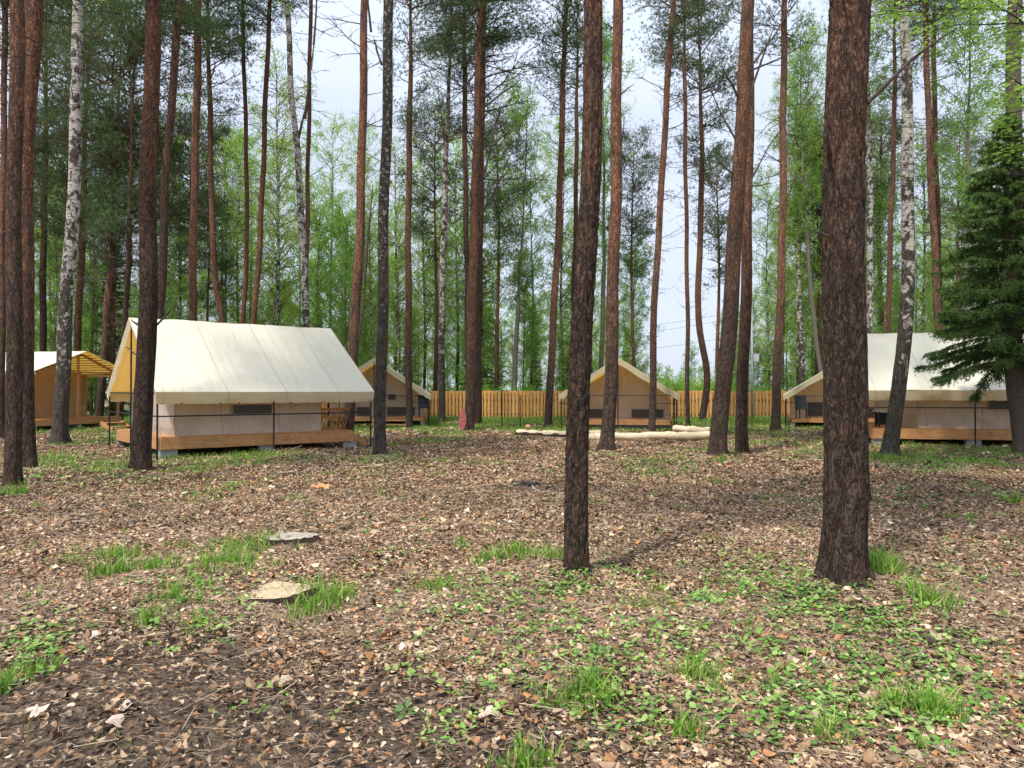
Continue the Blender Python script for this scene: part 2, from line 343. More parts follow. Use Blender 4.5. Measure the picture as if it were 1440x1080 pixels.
def poly_mesh(name, groups, tints, mat):
    V = np.concatenate([w.reshape(-1, 3) for _, w in groups]).astype(np.float32)
    tot = np.concatenate([np.full(len(w), k, np.int32) for k, w in groups]); st = np.concatenate([[0], np.cumsum(tot)[:-1]]).astype(np.int32)
    me = bpy.data.meshes.new(name); me.vertices.add(len(V)); me.vertices.foreach_set('co', V.ravel())
    me.loops.add(len(V)); me.loops.foreach_set('vertex_index', np.arange(len(V), dtype=np.int32))
    me.polygons.add(len(tot)); me.polygons.foreach_set('loop_start', st); me.polygons.foreach_set('loop_total', tot); me.update(calc_edges=True)
    a = me.color_attributes.new('tint', 'FLOAT_COLOR', 'POINT'); c = np.ones((len(V), 4), np.float32); c[:, :3] = np.concatenate([q.reshape(-1, 3) for q in tints]); a.data.foreach_set('color', c.ravel())
    return link(name, me, mat)
tag(poly_mesh('leaf_litter', allV, allT, M['litter']), 'dry brown leaves lying all over the forest floor', 'leaf litter', kind='stuff')
# ---- twigs and dry needles on the floor
def sticks(n, d0, d1, l0, l1, w0, w1):
    x, y = scatter(d0, d1, n/(.78*(d1**2-d0**2))); kp = RNG.random(len(x)) > dark_mask(x, y)*.78; x, y = x[kp], y[kp]; n = len(x)
    L = RNG.uniform(l0, l1, n); w = RNG.uniform(w0, w1, n); a = RNG.uniform(0, np.pi, n); tl = RNG.normal(0, .12, n)
    dx = np.stack([np.cos(a)*L/2, np.sin(a)*L/2, tl*L/2], -1); px = np.stack([-np.sin(a)*w/2, np.cos(a)*w/2, 0*a], -1)
    b = np.stack([x, y, gz(x, y)+RNG.uniform(.012, .035, n)], -1); top = b+np.array([0, 0, 1])*w[:, None]*.6
    q1 = np.stack([b-dx-px, b+dx-px, top+dx, top-dx], 1); q2 = np.stack([top-dx, top+dx, b+dx+px, b-dx+px], 1)
    c = np.array([(.36, .27, .2), (.13, .09, .065), (.48, .38, .26), (.24, .15, .1)])[RNG.integers(0, 4, n)]
    return np.concatenate([q1, q2]), np.repeat(np.concatenate([c, c])[:, None], 4, 1)
g = []; tt = []
for a in ((70000, 1.9, 6, .02, .07, .0015, .003), (60000, 5, 12, .03, .09, .002, .004), (3500, 2, 9, .08, .3, .003, .007), (1200, 8, 22, .2, .7, .006, .014)):
    q, c = sticks(*a); g.append((4, q)); tt.append(c)
tag(poly_mesh('twigs_and_needles', g, tt, M['litter']), 'thin dry twigs and pine needles scattered over the leaf litter', 'twigs', kind='stuff')

# ---- grass: tufts read off the photograph (column, row, half width px, blade height m, blades)
TUFTS = [(340,778,42,.17,420),(372,772,22,.19,240),(112,800,28,.12,200),(160,795,24,.16,260),(162,832,20,.20,330),(226,820,34,.16,360),(318,822,46,.16,520),(345,812,30,.13,220),
 (455,848,36,.19,460),(430,868,26,.14,220),(486,838,14,.14,120),(238,868,20,.13,180),(212,888,18,.12,200),(278,892,12,.12,110),(50,850,22,.09,130),(20,700,20,.2,260),(685,786,26,.14,340),
 (722,772,20,.16,260),(650,768,12,.12,120),(772,780,26,.16,300),(742,774,14,.12,120),(614,822,26,.12,300),(1240,812,24,.22,520),(1222,800,14,.2,180),(1300,856,30,.17,360),(1320,862,18,.15,160),
 (905,846,20,.10,160),(935,826,22,.11,160),(820,975,36,.16,380),(800,985,24,.12,200),(990,955,24,.14,260),(968,945,16,.13,140),(1305,1010,30,.17,420),(1270,1000,22,.13,200),(745,1070,34,.12,360),(975,1030,24,.12,200),(1165,1030,26,.12,220),
 (20,960,34,.11,220),(48,950,22,.10,160),(1430,712,14,.2,160),(1010,650,16,.2,160),(1000,640,10,.16,80),(300,690,44,.11,300),(280,696,30,.10,220),(330,685,26,.12,200),(415,705,24,.09,200),(610,672,18,.10,120),
 (512,668,30,.10,160),(560,640,26,.10,140),(600,655,20,.08,90),(240,668,30,.1,200),(130,668,50,.1,300),(60,650,40,.14,300),(110,640,50,.13,300),(150,650,40,.12,200),(640,640,24,.08,90),(945,642,26,.10,200),(975,636,24,.11,200),
 (950,650,30,.09,200),(1130,640,30,.13,260),(1100,648,24,.11,160),(1160,632,26,.12,200),(1300,650,60,.15,700),(1250,645,30,.16,400),(1360,648,50,.14,500),(1210,640,20,.14,150),(1420,655,30,.12,200),(860,642,16,.09,80),(778,662,14,.08,80),
 (1000,760,10,.09,60),(930,752,16,.07,70),(1345,725,26,.10,120),(1085,708,26,.09,120),(1155,720,16,.08,70),(30,778,20,.08,80),(240,775,20,.1,80),(545,628,16,.16,200),(380,672,30,.09,120),(440,668,26,.09,100),(500,662,40,.08,160)]
bx, by, bh, bw = [], [], [], []
for px, py, hw, h, n in TUFTS:
    x0, y0 = gp(px, py); r = hw/F*y0; n = int(n*.75)
    sub = max(3, n//12); cx = RNG.normal(0, r*.6, sub)*RNG.uniform(.3, 1.7, sub); cy = RNG.normal(0, r*.75, sub)*RNG.uniform(.3, 1.5, sub); k = RNG.integers(0, sub, n)
    sp_ = r*.16+.012; bx.append(x0+cx[k]+RNG.normal(0, sp_, n)); by.append(y0+cy[k]+RNG.normal(0, sp_, n)); bh.append(h*1.12*RNG.uniform(.15, 1.15, n)*RNG.uniform(.55, 1.1, sub)[k]); bw.append(RNG.uniform(.6, 1.4, n)*(.0075+.0006*y0))
for i in range(240):
    y0 = math.sqrt(random.uniform(2.6**2, 14**2)); x0 = random.uniform(-.75, .75)*y0
    if dark_mask(x0, y0) > .3: continue
    n = random.randint(5, 26); sp_ = random.uniform(.012, .06); bx.append(x0+RNG.normal(0, sp_, n)); by.append(y0+RNG.normal(0, sp_, n)); bh.append(RNG.uniform(.03, .13)*RNG.uniform(.4, 1.1, n)); bw.append(RNG.uniform(.6, 1.3, n)*(.005+.0005*y0))
# loose strip of grass in the background
x, y = scatter(13, 42, 75); keep = RNG.random(len(x)) < green_mask(x, y)**1.5*np.clip((vnoise(x, y, 3.3, 61)-.3)*2.6, 0, 1); x, y = x[keep], y[keep]
for j in range(3):
    q = len(x); bx.append(x+RNG.normal(0, .06, q)); by.append(y+RNG.normal(0, .06, q)); bh.append(RNG.uniform(.05, .17, q)*(1+(y > 36)*.8)); bw.append(.006+.00055*y)
x, y = scatter(2, 16, 60); keep = vnoise(x, y, 1.1, 21) > .52; x, y = x[keep], y[keep]
bx.append(x); by.append(y); bh.append(RNG.uniform(.02, .07, len(x))); bw.append(np.full(len(x), .004))
bx, by, bh, bw = map(np.concatenate, (bx, by, bh, bw)); n = len(bx)
a = RNG.uniform(0, 2*np.pi, n); ln = RNG.normal(0, .7, n)*bh; ld = RNG.uniform(0, 2*np.pi, n)
B = np.stack([bx, by, gz(bx, by)-.005], -1); side = np.stack([np.cos(a), np.sin(a), 0*a], -1)*bw[:, None]*.5
mid = B+np.stack([np.cos(ld)*ln*.35, np.sin(ld)*ln*.35, bh*.55], -1); tip = B+np.stack([np.cos(ld)*ln, np.sin(ld)*ln, bh*.98], -1)
q = np.stack([B-side, B+side, mid+side*.8, mid-side*.8], 1); tr3 = np.stack([mid-side*.8, mid+side*.8, tip], 1)
gc = np.array([(.13, .29, .03), (.19, .38, .04), (.26, .44, .06), (.10, .21, .03), (.34, .43, .11), (.46, .40, .20)])[RNG.choice(6, n, p=[.22, .25, .19, .14, .12, .08])]*RNG.uniform(.8, 1.15, (n, 1))
tag(poly_mesh('grass', [(4, q), (3, tr3)], [np.repeat(gc[:, None], 4, 1), np.repeat(gc[:, None], 3, 1)], M['grass']), 'fresh green grass growing in tufts through the fallen leaves', 'grass', kind='stuff')

# ---- low broad leaved ground cover
PATCH = [(1190,930,170,70,200),(1080,830,90,30,150),(1150,870,90,30,120),(1290,900,90,60,130),(960,900,160,60,150),(1050,800,70,30,110),(800,860,140,40,130),(720,930,160,60,110),(1250,1010,150,60,160),(1120,1000,120,50,110),(900,1000,120,50,70),
 (650,850,110,40,70),(560,800,80,40,60),(250,880,80,40,90),(90,900,80,30,40),(40,920,60,40,70),(1350,800,80,50,90),(1250,700,80,18,80),(1380,700,70,25,70),(1100,700,70,20,60),(700,830,60,20,50),(880,800,80,20,80),(1000,840,60,20,80),
 (300,850,60,20,60),(540,900,100,50,25),(850,930,50,30,50),(430,830,60,20,25),(110,680,100,18,110),(220,670,90,14,90),(1320,655,90,14,260),(940,650,70,14,90),(540,645,50,14,70),(840,640,30,6,40),(400,640,90,10,80),(1160,640,40,10,70),(640,1020,90,40,30),(400,1000,90,50,8),(1380,960,60,70,80),
 (800,820,50,14,70),(1230,880,50,16,60),(1130,850,50,16,70)]
LV = []; LT = []
for px, py, rx_, ry_, n in PATCH:
    n = int(n*.95); qx = px+RNG.normal(0, rx_*.5, n); qy = np.clip(py+RNG.normal(0, ry_*.5, n), 615, 1150); d = CAMZ*F/(qy-HOR); x = (qx-CX)/F*d
    for j in range(n):
        k = RNG.integers(3, 6); hgt = RNG.uniform(.02, .07); a0 = RNG.uniform(0, 6.28); col = np.array([(.16, .32, .05), (.24, .42, .09), (.12, .24, .06), (.32, .46, .13)][RNG.integers(0, 4)])*RNG.uniform(.8, 1.15)
        s = RNG.uniform(.009, .026)*(1 if d[j] < 10 else 1.4)
        zz = g1(x[j], d[j])
        for i in range(k):
            aa = a0+i*6.28/k+RNG.normal(0, .3); ou = s*RNG.uniform(.9, 1.9); c0 = np.array([x[j]+math.cos(aa)*ou*.5, d[j]+math.sin(aa)*ou*.5, zz+hgt*RNG.uniform(.7, 1.1)])
            U = np.array([math.cos(aa), math.sin(aa), RNG.normal(.0, .3)]); W_ = np.array([-math.sin(aa), math.cos(aa), RNG.normal(0, .3)])
            LV.append([c0, c0+U*s*.6+W_*s*.55, c0+U*s*1.3+W_*s*.5, c0+U*s*1.9, c0+U*s*1.3-W_*s*.5, c0+U*s*.6-W_*s*.55]); LT.append(col)
LV = np.array(LV); LT = np.repeat(np.array(LT)[:, None], 6, 1)
tag(poly_mesh('ground_cover_plants', [(6, LV)], [LT], M['grass']), 'low broad leaved green plants sprouting among fallen leaves', 'ground cover', kind='stuff')

# ------------------------------------------------------------------ foliage kits
def tuft_tris(Cn, D, k, L, w, spreadang=.9):
    """k thin needles from each centre, roughly along D"""
    n = len(Cn); Cn = np.repeat(Cn, k, 0); D = np.repeat(D, k, 0)
    r = RNG.normal(0, 1, (n*k, 3)); dirv = D+r*spreadang; dirv /= np.linalg.norm(dirv, axis=1, keepdims=True)+1e-9
    s = np.cross(dirv, RNG.normal(0, 1, (n*k, 3))); s /= np.linalg.norm(s, axis=1, keepdims=True)+1e-9
    ll = L*RNG.uniform(.6, 1.2, (n*k, 1)); return np.stack([Cn-s*w/2, Cn+s*w/2, Cn+dirv*ll], 1)
def leaf_quads(Cn, s0, s1):
    n = len(Cn); u = RNG.normal(0, 1, (n, 3)); u[:, 2] *= .8; u /= np.linalg.norm(u, axis=1, keepdims=True)
    w = np.cross(u, RNG.normal(0, 1, (n, 3))); w /= np.linalg.norm(w, axis=1, keepdims=True)+1e-9
    s = RNG.uniform(s0, s1, (n, 1)); return np.stack([Cn, Cn+u*s*.5+w*s*.36, Cn+u*s, Cn+u*s*.5-w*s*.36], 1)
def limb(mb, p, d, L, r, nseg=4, droop=0., wob=.12, seg=3):
    pts = [Vector(p)]; d = Vector(d).normalized()
    for i in range(nseg):
        d = (d+Vector((random.gauss(0, wob), random.gauss(0, wob), random.gauss(0, wob*.7)+droop))).normalized(); pts.append(pts[-1]+d*(L/nseg))
    mb.tube(pts, [r*(1-.8*i/nseg) for i in range(nseg+1)], seg, False); return pts
def dead_limbs(mk, axisf, rad, z0, z1, n, Lm, up=.15):
    for i in range(n):
        mb = MB(); z = random.uniform(z0, z1); a = random.uniform(0, 6.283); L = Lm*random.uniform(.25, 1.)*(.5+.6*(z-z0)/(z1-z0+.01)); c = axisf(z); d = Vector((math.cos(a), math.sin(a), random.gauss(up, .3)))
        r = max(.011, L*.014); pts = limb(mb, c+d*rad(z)*.7, d, L, r, 4, random.gauss(.02, .05), .16)
        for j in range(int(2+L*3.4)):
            k = random.randint(1, 3); dd = (pts[k+1]-pts[k]).normalized()+Vector((random.gauss(0, .7), random.gauss(0, .7), random.gauss(.1, .4)))
            limb(mb, pts[k].lerp(pts[k+1], random.random()), dd, L*random.uniform(.15, .45), r*.5, 2, 0, .2)
        mk(mb)
def pine_crown(H, nl, dens, Rm, narrow=False):
    """limbs and needle pads, z from 0 to H"""
    wb = MB(); CN = []; DN = []
    for i in range(nl):
        f = random.random()**.85; z = f*H; R = Rm*(.25+.9*math.sin(math.pi*min(1, .18+.80*(1-f))))*random.uniform(.55, 1.1)
        if f > .9: R *= .6
        a = random.uniform(0, 6.283); d = Vector((math.cos(a), math.sin(a), random.uniform(-.1, .45)+f*.5))
        pts = limb(wb, (0, 0, z), d, R, .012+.009*R, 5, random.uniform(-.02, .07), .13)
        for j in range(int(4+R*3.2)):
            k = random.choice([1, 2, 2, 3, 3, 4, 4]); q = pts[k].lerp(pts[min(5, k+1)], random.random())
            dd = (pts[-1]-pts[0]).normalized()*.6+Vector((random.gauss(0, .6), random.gauss(0, .6), random.gauss(.2, .3)))
            l2 = limb(wb, q, dd, random.uniform(.2, .65)*(.5+R*.25), .009, 3, .05, .18)
            e = np.array(l2[-1]); m = int(dens*random.uniform(.5, 1.3)); s = random.uniform(.13, .36)
            c = e+RNG.normal(0, 1, (m, 3))*np.array([s, s, s*.42])+np.array([0, 0, s*.2]); CN.append(c)
            dn = (c-np.array(l2[0]))*.6+np.array([0, 0, .35]); DN.append(dn/np.linalg.norm(dn, axis=1, keepdims=True))
    return wb, tuft_tris(np.concatenate(CN), np.concatenate(DN), 9, .125, .016, .75)
def birch_crown(H, nl, Rm, nleaf, s0, s1, droop=-.10, base=.0):
    wb = MB(); P_ = []
    for i in range(nl):
        f = base+(1-base)*random.random()**.9; z = f*H; R = Rm*(.3+.9*math.sin(math.pi*min(1, .12+.85*(1-f))))*random.uniform(.5, 1.1)
        a = random.uniform(0, 6.283); d = Vector((math.cos(a), math.sin(a), random.uniform(.5, 1.5)))
        pts = limb(wb, (0, 0, z), d, R*1.25, .008+.008*R, 5, droop, .12)
        for j in range(int(4+R*4)):
            k = random.choice([1, 2, 3, 3, 4, 4, 4]); q = pts[k].lerp(pts[min(5, k+1)], random.random())
            dd = Vector((random.gauss(0, .7), random.gauss(0, .7), random.gauss(-.1, .45)))
            l2 = limb(wb, q, dd, random.uniform(.3, .9), .005, 3, -.16, .15)
            m = int(nleaf*random.uniform(.5, 1.5)); u = RNG.random((m, 1))*3; k2 = np.minimum(2, u.astype(int))[:, 0]
            A = np.array([tuple(v) for v in l2]); c = A[k2]*(1-(u-k2[:, None]))+A[k2+1]*(u-k2[:, None])+RNG.normal(0, .075, (m, 3)); P_.append(c)
    return wb, leaf_quads(np.concatenate(P_), s0, s1)
def spruce_crown(H, nb, Rm, tw, nd, nl, nw, z0=0., dr_=-.06):
    wb = MB(); CN = []; DN = []
    for i in range(nb):
        f = (i+random.random())/nb; z = z0+f*(H-z0); R = Rm*(1-f)**.8*random.uniform(.7, 1.1)+.12
        a = i*2.4+random.uniform(-.5, .5); d = Vector((math.cos(a), math.sin(a), .12+f*.4+random.gauss(0, .16)))
        pts = limb(wb, (0, 0, z), d, R, .012+.010*R, 6, dr_, .05); pts[-1].z += R*.05
        m = int(tw*R); 
        for j in range(m):
            u = random.random()**.7*5.99; k = int(u); q = pts[k].lerp(pts[k+1], u-k); dr = (pts[k+1]-pts[k]).normalized(); sd = dr.cross(Vector((0, 0, 1)))*random.choice((-1, 1))
            L = random.uniform(.12, .42)*(1.1-.12*k)*min(1, .4+R*.4); e = (dr*.55+sd*random.uniform(.2, 1.1)+Vector((0, 0, random.uniform(-.75, .05)))).normalized()
            s = np.linspace(.05, 1, nd)[:, None]; c = np.array(q)+np.array(e)*L*s+np.array([0, 0, -1])*(s*s)*L*.3+RNG.normal(0, .012, (nd, 3)); CN.append(c); DN.append(np.repeat(np.array(e)[None], nd, 0)+np.array([0, 0, -.25]))
    return wb, tuft_tris(np.concatenate(CN), np.concatenate(DN), 3, nl, nw, .55)
def tris_mesh(name, T): 
    o = fastmesh(name, T.reshape(-1, 3), T.shape[1], None); me = o.data; bpy.data.objects.remove(o); return me
def wood_mesh(name, mb):
    me = bpy.data.meshes.new(name); me.from_pydata([tuple(v) for v in np.concatenate(mb.v)], [], mb.f); me.update(); return me
KIT = {}
def kit(key, n, fn, leafmat, woodmat):
    KIT[key] = []
    for i in range(n):
        wb, T = fn(); a = tris_mesh('crown', T); a.materials.append(leafmat); b = wood_mesh('limbs', wb); b.materials.append(woodmat); KIT[key].append((a, b))
kit('pine', 5, lambda: pine_crown(8., 66, 15, 2.4), M['needle'], M['bark_red'])
kit('pinethin', 3, lambda: pine_crown(8., 48, 12, 2.0), M['needle'], M['bark_red'])
kit('birch', 4, lambda: birch_crown(12., 110, 1.75, 16, .055, .095), M['leaf'], M['birch_dark'])
kit('birchthin', 3, lambda: birch_crown(12., 70, 1.5, 12, .05, .085), M['leaf'], M['birch_dark'])
kit('aspen', 3, lambda: birch_crown(10., 92, 1.9, 18, .06, .11, -.03), M['leaf2'], M['aspen'])
kit('spruce', 4, lambda: spruce_crown(11., 130, 1.9, 44, 7, .085, .026), M['spruce'], M['spruce_bark'])
def kitpart(root, key, z, H0, H, idx, off=(0, 0), wide=1.):
    a, b = KIT[key][idx % len(KIT[key])]
    for nm, me in (('crown', a), ('limbs', b)):
        o = bpy.data.objects.new(nm, me); C.objects.link(o); o.parent = root; o.location = (off[0], off[1], z); o.scale = (wide, wide, H/H0) if True else None; o.rotation_euler = (0, 0, idx*1.7)
HK = {'pine': 8., 'pinethin': 8., 'birch': 12., 'birchthin': 12., 'aspen': 10., 'spruce': 11.}

# ------------------------------------------------------------------ trees read off the photograph
def tree(name, label, cat, pts, d, w0, w1, mat, crown=None, cy=-60, ch=7, cwide=1., dead=(0, 0, 0), seg=14, flare=.35, rough=.03, group=None, fine=False, top=None, branches=()):
    """pts: trunk centre (column,row) foot first; w0,w1 widths in px at foot and frame top; dead=(count, start z, length)"""
    X0, Y0 = wx(pts[0][0], d), d; g0 = g1(X0, Y0)
    root = empty(name, (X0, Y0, g0)); tag(root, label, cat, group)
    zs = [max(0., wz(p[1], d)-CAMZ*0) for p in pts]; zs[0] = -.12; xs_ = [wx(p[0], d)-X0 for p in pts]
    zc = wz(cy, d); H = (top if top else zc+ch)
    sl = (xs_[-1]-xs_[-2])/(zs[-1]-zs[-2]+1e-6)
    if zs[-1] < H: xs_.append(xs_[-1]+sl*.6*(H-zs[-1])); zs.append(H)
    zs = np.array(zs); xs_ = np.array(xs_); o = np.argsort(zs); zs, xs_ = zs[o], xs_[o]
    sd = random.uniform(0, 99)
    def ax(z):
        e = .6 if not fine else .25
        q = (np.interp(z-e, zs, xs_)+2*np.interp(z, zs, xs_)+np.interp(z+e, zs, xs_))/4
        return Vector((float(q)+.02*math.sin(z*1.3+sd), .05*math.sin(z*.45+sd), z))
    r0, r1 = .91*w0/F*d/2, .91*w1/F*d/2; zt = wz(0, d)
    def rad(z):
        r = r0+(r1-r0)*min(1, z/zt) if z < zt or zt > H else r1
        if z > min(zc, H-2): r = min(r, max(.02, r1*(H-z)/(H-min(zc, H-2)))+.012)
        return max(.012, r*(1+flare*math.exp(-max(0, z)/.22)))
    nz = 60 if not fine else 620
    zl = np.concatenate([np.linspace(-.12, 1.2, nz//5), np.linspace(1.3, min(H, 12), nz)]) if fine else np.linspace(-.12, 1, 8).tolist()+np.linspace(1.3, H, nz).tolist()
    vs = []
    for z in zl:
        c = ax(z); r = rad(z)
        for k in range(seg):
            a = k*2*math.pi/seg; ca, sa = math.cos(a), math.sin(a)
            root_l = 1+(.16*math.sin(a*3+sd)+.10*math.sin(a*5+2*sd))*math.exp(-max(0, z)/.25)
            n = 1+rough*2.2*mnoise.noise(Vector((ca*1.2+sd, sa*1.2, z*2.2)))+rough*mnoise.noise(Vector((ca*3, sa*3+sd, z*6)))
            rr = r*root_l*n*((1+.10*math.exp(-max(0, z)/.09)*(1+1.2*math.sin(a*4+sd*3))) if fine else 1)
            if fine:
                q = Vector((ca*r*13, sa*r*13, z*3.2+sd)); q += .5*mnoise.noise_vector(q*1.7); e = abs(mnoise.noise(q)); e2 = abs(mnoise.noise(q*2.3+Vector((5, 1, 9))))
                rr += .012*min(1, e*7)-.007+.006*min(1, e2*5)-.003+.003*mnoise.noise(Vector((ca*r*60, sa*r*60, z*30)))
            vs.append((c.x+ca*rr, c.y+sa*rr, z))
    n = len(zl); fs = [(i*seg+k, i*seg+(k+1) % seg, (i+1)*seg+(k+1) % seg, (i+1)*seg+k) for i in range(n-1) for k in range(seg)]; fs.append(tuple((n-1)*seg+k for k in range(seg)))
    mb = MB(); mb.add(vs, fs)
    mb.build('trunk', mat, root, smooth=True)
    if dead[0] or branches:
        mk = lambda q: q.build('dead_branch', M['twig'], root)
        if dead[0]: dead_limbs(mk, ax, rad, dead[1], min(H-1, zc+1), int(dead[0]*(1.35 if d > 22 else 1)), dead[2])
        for (p0, p1, rr) in branches:
            db = MB()                                 # explicit boughs seen in the photo, from pixel to pixel
            a = Vector((wx(p0[0], d)-X0, 0, wz(p0[1], d))); b = Vector((wx(p1[0], d)-X0, random.uniform(-.4, .4), wz(p1[1], d))); L = (b-a).length
            m = a.lerp(b, .5)+Vector((0, 0, random.uniform(-.08, .08)*L)); m2 = a.lerp(b, .75)+Vector((0, 0, random.uniform(-.03, .06)*L)); db.tube([a, m, m2, b], [rr, rr*.75, rr*.5, rr*.25], 6)
            for j in range(4):
                q = a.lerp(b, random.uniform(.3, .95)); limb(db, q, (b-a).normalized()+Vector((random.gauss(0, .5), random.gauss(0, .5), random.gauss(0, .5))), L*random.uniform(.12, .3), rr*.3, 3)
            mk(db)
    if crown: 
        c = ax(zc); kitpart(root, crown, zc-.3, HK[crown], H-zc+.6, random.randint(0, 9), (c.x, c.y), cwide)
    return root
P = 'pine_tree'; pc = 'pine tree'; bc = 'birch tree'
tree(P, 'near thick furrowed pine trunk right of centre, grass tuft at its right foot', pc, [(1187,842),(1188,740),(1190,600),(1191,420),(1196,240),(1200,0)], 5.74, 62, 57, M['bark_near'], 'pine', -420, 7, 1.2, (6, 3.6, 1.2), 110, .15, .02, fine=True,
     branches=[((1222,165),(1325,78),.018), ((1168,238),(1145,222),.02), ((1176,20),(1166,-10),.03), ((1168,355),(1140,345),.012)])
tree(P, 'slim dark pine trunk standing alone at the centre of the clearing', pc, [(811,806),(812,740),(815,600),(818,450),(828,240),(836,0)], 6.45, 35, 26, M['bark_near'], 'pine', -420, 6, 1., (6, 4.0, .8), 80, .12, .02, fine=True)
tree(P, 'foremost pine at far left edge with a grass tuft at its foot', pc, [(23,694),(22,640),(18,420),(17,240),(17,0)], 11.7, 23, 20, M['bark_mid'], 'pine', -250, 7, 1.1, (18, 4, 1.3), 24, .15)
tree(P, 'thick orange topped pine just behind the foremost one at far left edge', pc, [(42,662),(39,560),(37,420),(35,300),(37,120),(42,0)], 14.9, 20, 27, M['bark_red'], 'pine', -220, 8, 1.2, (18, 4, 1.6), 24, .25)
tree('birch_tree', 'large white birch with black patches, before far left canvas lodge', bc, [(84,625),(86,560),(90,480),(92,400),(97,330),(105,240),(105,120),(109,0)], 23, 22, 15, M['birch'], 'birchthin', -20, 7, 1.1, (20, 5, 2.), 28, .55)
tree(P, 'pine in front of the left gable of the big cream tent', pc, [(200,667),(205,560),(209,420),(208,240),(211,0)], 14.5, 29, 22, M['bark_mid'], 'pine', -200, 7, 1.2, (16, 3.6, 1.4), 28, .2,
     branches=[((197,72),(160,32),.03), ((220,68),(232,60),.03), ((196,180),(178,150),.02), ((197,462),(182,453),.03), ((218,462),(262,435),.022), ((198,505),(172,490),.02), ((220,170),(216,240),.03)])
tree(P, 'pine behind the big cream tent that leans right from behind a nearer trunk', pc, [(216,612),(222,470),(226,400),(233,240),(243,110),(250,0)], 25, 13, 11, M['bark_grey'], 'pine', 60, 9, 1.3, (30, 4, 2.), 12, branches=[((222,412),(238,385),.03), ((224,340),(245,305),.03)])
tree(P, 'reddish straight pine rising behind the left third of the big cream tent roof', pc, [(270,600),(271,450),(272,300),(274,150),(277,0)], 30, 13, 11, M['bark_red'], 'pine', 60, 9, 1.2, (40, 4, 2.), 12)
tree(P, 'brown pine between far left pair of trunks and the white birch', pc, [(58,602),(60,480),(61,240),(63,0)], 41, 10, 8, M['bark_grey'], 'pine', 260, 12, 1.35, (40, 4, 2.2), 10)
tree(P, 'pine closely behind the right side of the large white birch', pc, [(106,600),(109,480),(113,360),(118,200),(124,40)], 40, 11, 8, M['bark_red'], 'pine', 300, 13, 1.4, (40, 4, 2.2), 10)
tree(P, 'orange brown pine leaning right, above the far left canvas lodge peak', pc, [(140,600),(147,500),(155,360),(162,240),(166,130)], 37, 12, 8, M['bark_red'], 'pine', 370, 12, 1.4, (50, 4, 2.4), 10)
tree(P, 'thin dark pine just left of the big cream tent peak', pc, [(170,600),(174,500),(179,360),(184,190),(188,60)], 35, 9, 7, M['bark_grey'], 'pine', 330, 13, 1.4, (50, 4, 2.4), 10)
tree(P, 'red pine whose foot bends sharply behind the big cream tent ridge', pc, [(326,600),(314,460),(303,400),(297,300),(293,150),(291,60)], 34, 11, 7, M['bark_red'], 'pine', 150, 9, 1.3, (40, 5, 2.), 10)
tree(P, 'thin red pine, left of two rising close together behind the tent ridge', pc, [(338,600),(340,450),(347,380),(346,240),(342,120),(339,0)], 36, 8, 6, M['bark_red'], 'pinethin', 60, 6, 1.1, (45, 6, 1.8), 10)
tree(P, 'red pine, right of two rising close together behind the tent ridge', pc, [(352,600),(357,450),(362,380),(369,240),(374,100),(378,0)], 35, 10, 7, M['bark_red'], 'pinethin', 40, 6, 1.2, (45, 6, 1.8), 10)
tree('birch_tree', 'white and black birch that forks high behind the big cream tent', bc, [(436,600),(431,463),(427,380),(423,300),(417,205),(408,120),(402,0)], 31, 13, 8, M['birch'], 'birchthin', 10, 5, 1., (8, 8, 1.4), 12, branches=[((417,200),(432,150),.07), ((428,165),(441,40),.06), ((440,60),(444,-40),.05)])
tree(P, 'thin straight red pine touching the forked birch', pc, [(430,600),(431,420),(432,240),(434,100),(436,0)], 35, 8, 6, M['bark_red'], 'pinethin', -10, 6, 1.1, (40, 5, 2.), 10)
tree(P, 'orange pine at the right end of the big cream tent', pc, [(490,618),(494,540),(500,430),(505,330),(509,200),(512,0)], 25, 17, 11, M['bark_red'], 'pinethin', -40, 7, 1.2, (26, 4, 2.), 14, .2, branches=[((503,480),(513,400),.06), ((512,400),(527,262),.05)])
tree('birch_tree', 'dark barked birch in front, right of the big cream tent', bc, [(534,641),(536,580),(537,480),(540,300),(543,150),(546,0)], 18.4, 18, 15, M['birch_dark'], 'birchthin', -60, 6, 1., (8, 5, 1.2), 24, .5, branches=[((536,88),(520,40),.035), ((521,42),(515,-30),.03)])
tree(P, 'slender straight red pine in front of the second small tent', pc, [(575,602),(574,480),(574,300),(576,150),(577,0)], 31, 11, 8, M['bark_red'], 'pinethin', 170, 8, .9, (36, 4, 2.), 12, .15)
tree('birch_tree', 'white birch standing by the left part of the wooden fence', bc, [(621,594),(621,500),(622,400),(625,300),(627,200),(632,100)], 38, 11, 7, M['birch'], 'birchthin', 190, 9, 1., (24, 5, 1.8), 12, .2, branches=[((626,215),(616,120),.05)])
tree(P, 'stout red pine, front one of the three behind the red cut out', pc, [(661,606),(662,500),(665,350),(670,200),(673,100),(676,0)], 30.5, 15, 10, M['bark_red'], 'pine', 70, 8, 1.5, (46, 4, 3.2), 14, .2, branches=[((680,150),(735,110),.04),((668,290),(702,155),.05),((672,310),(728,200),.04)])
tree(P, 'dark pine, right one of the three behind the red cut out', pc, [(672,598),(672,500),(675,350),(677,200),(679,100),(682,0)], 35, 12, 7, M['bark_grey'], 'pine', 90, 8, 1.4, (50, 4, 3.), 12, .2)
tree(P, 'thin pine, left one of the three behind the red cut out', pc, [(659,596),(658,500),(656,350),(654,240),(653,100),(652,0)], 37, 9, 7, M['bark_grey'], 'pine', 110, 8, 1.4, (50, 4, 3.), 10)
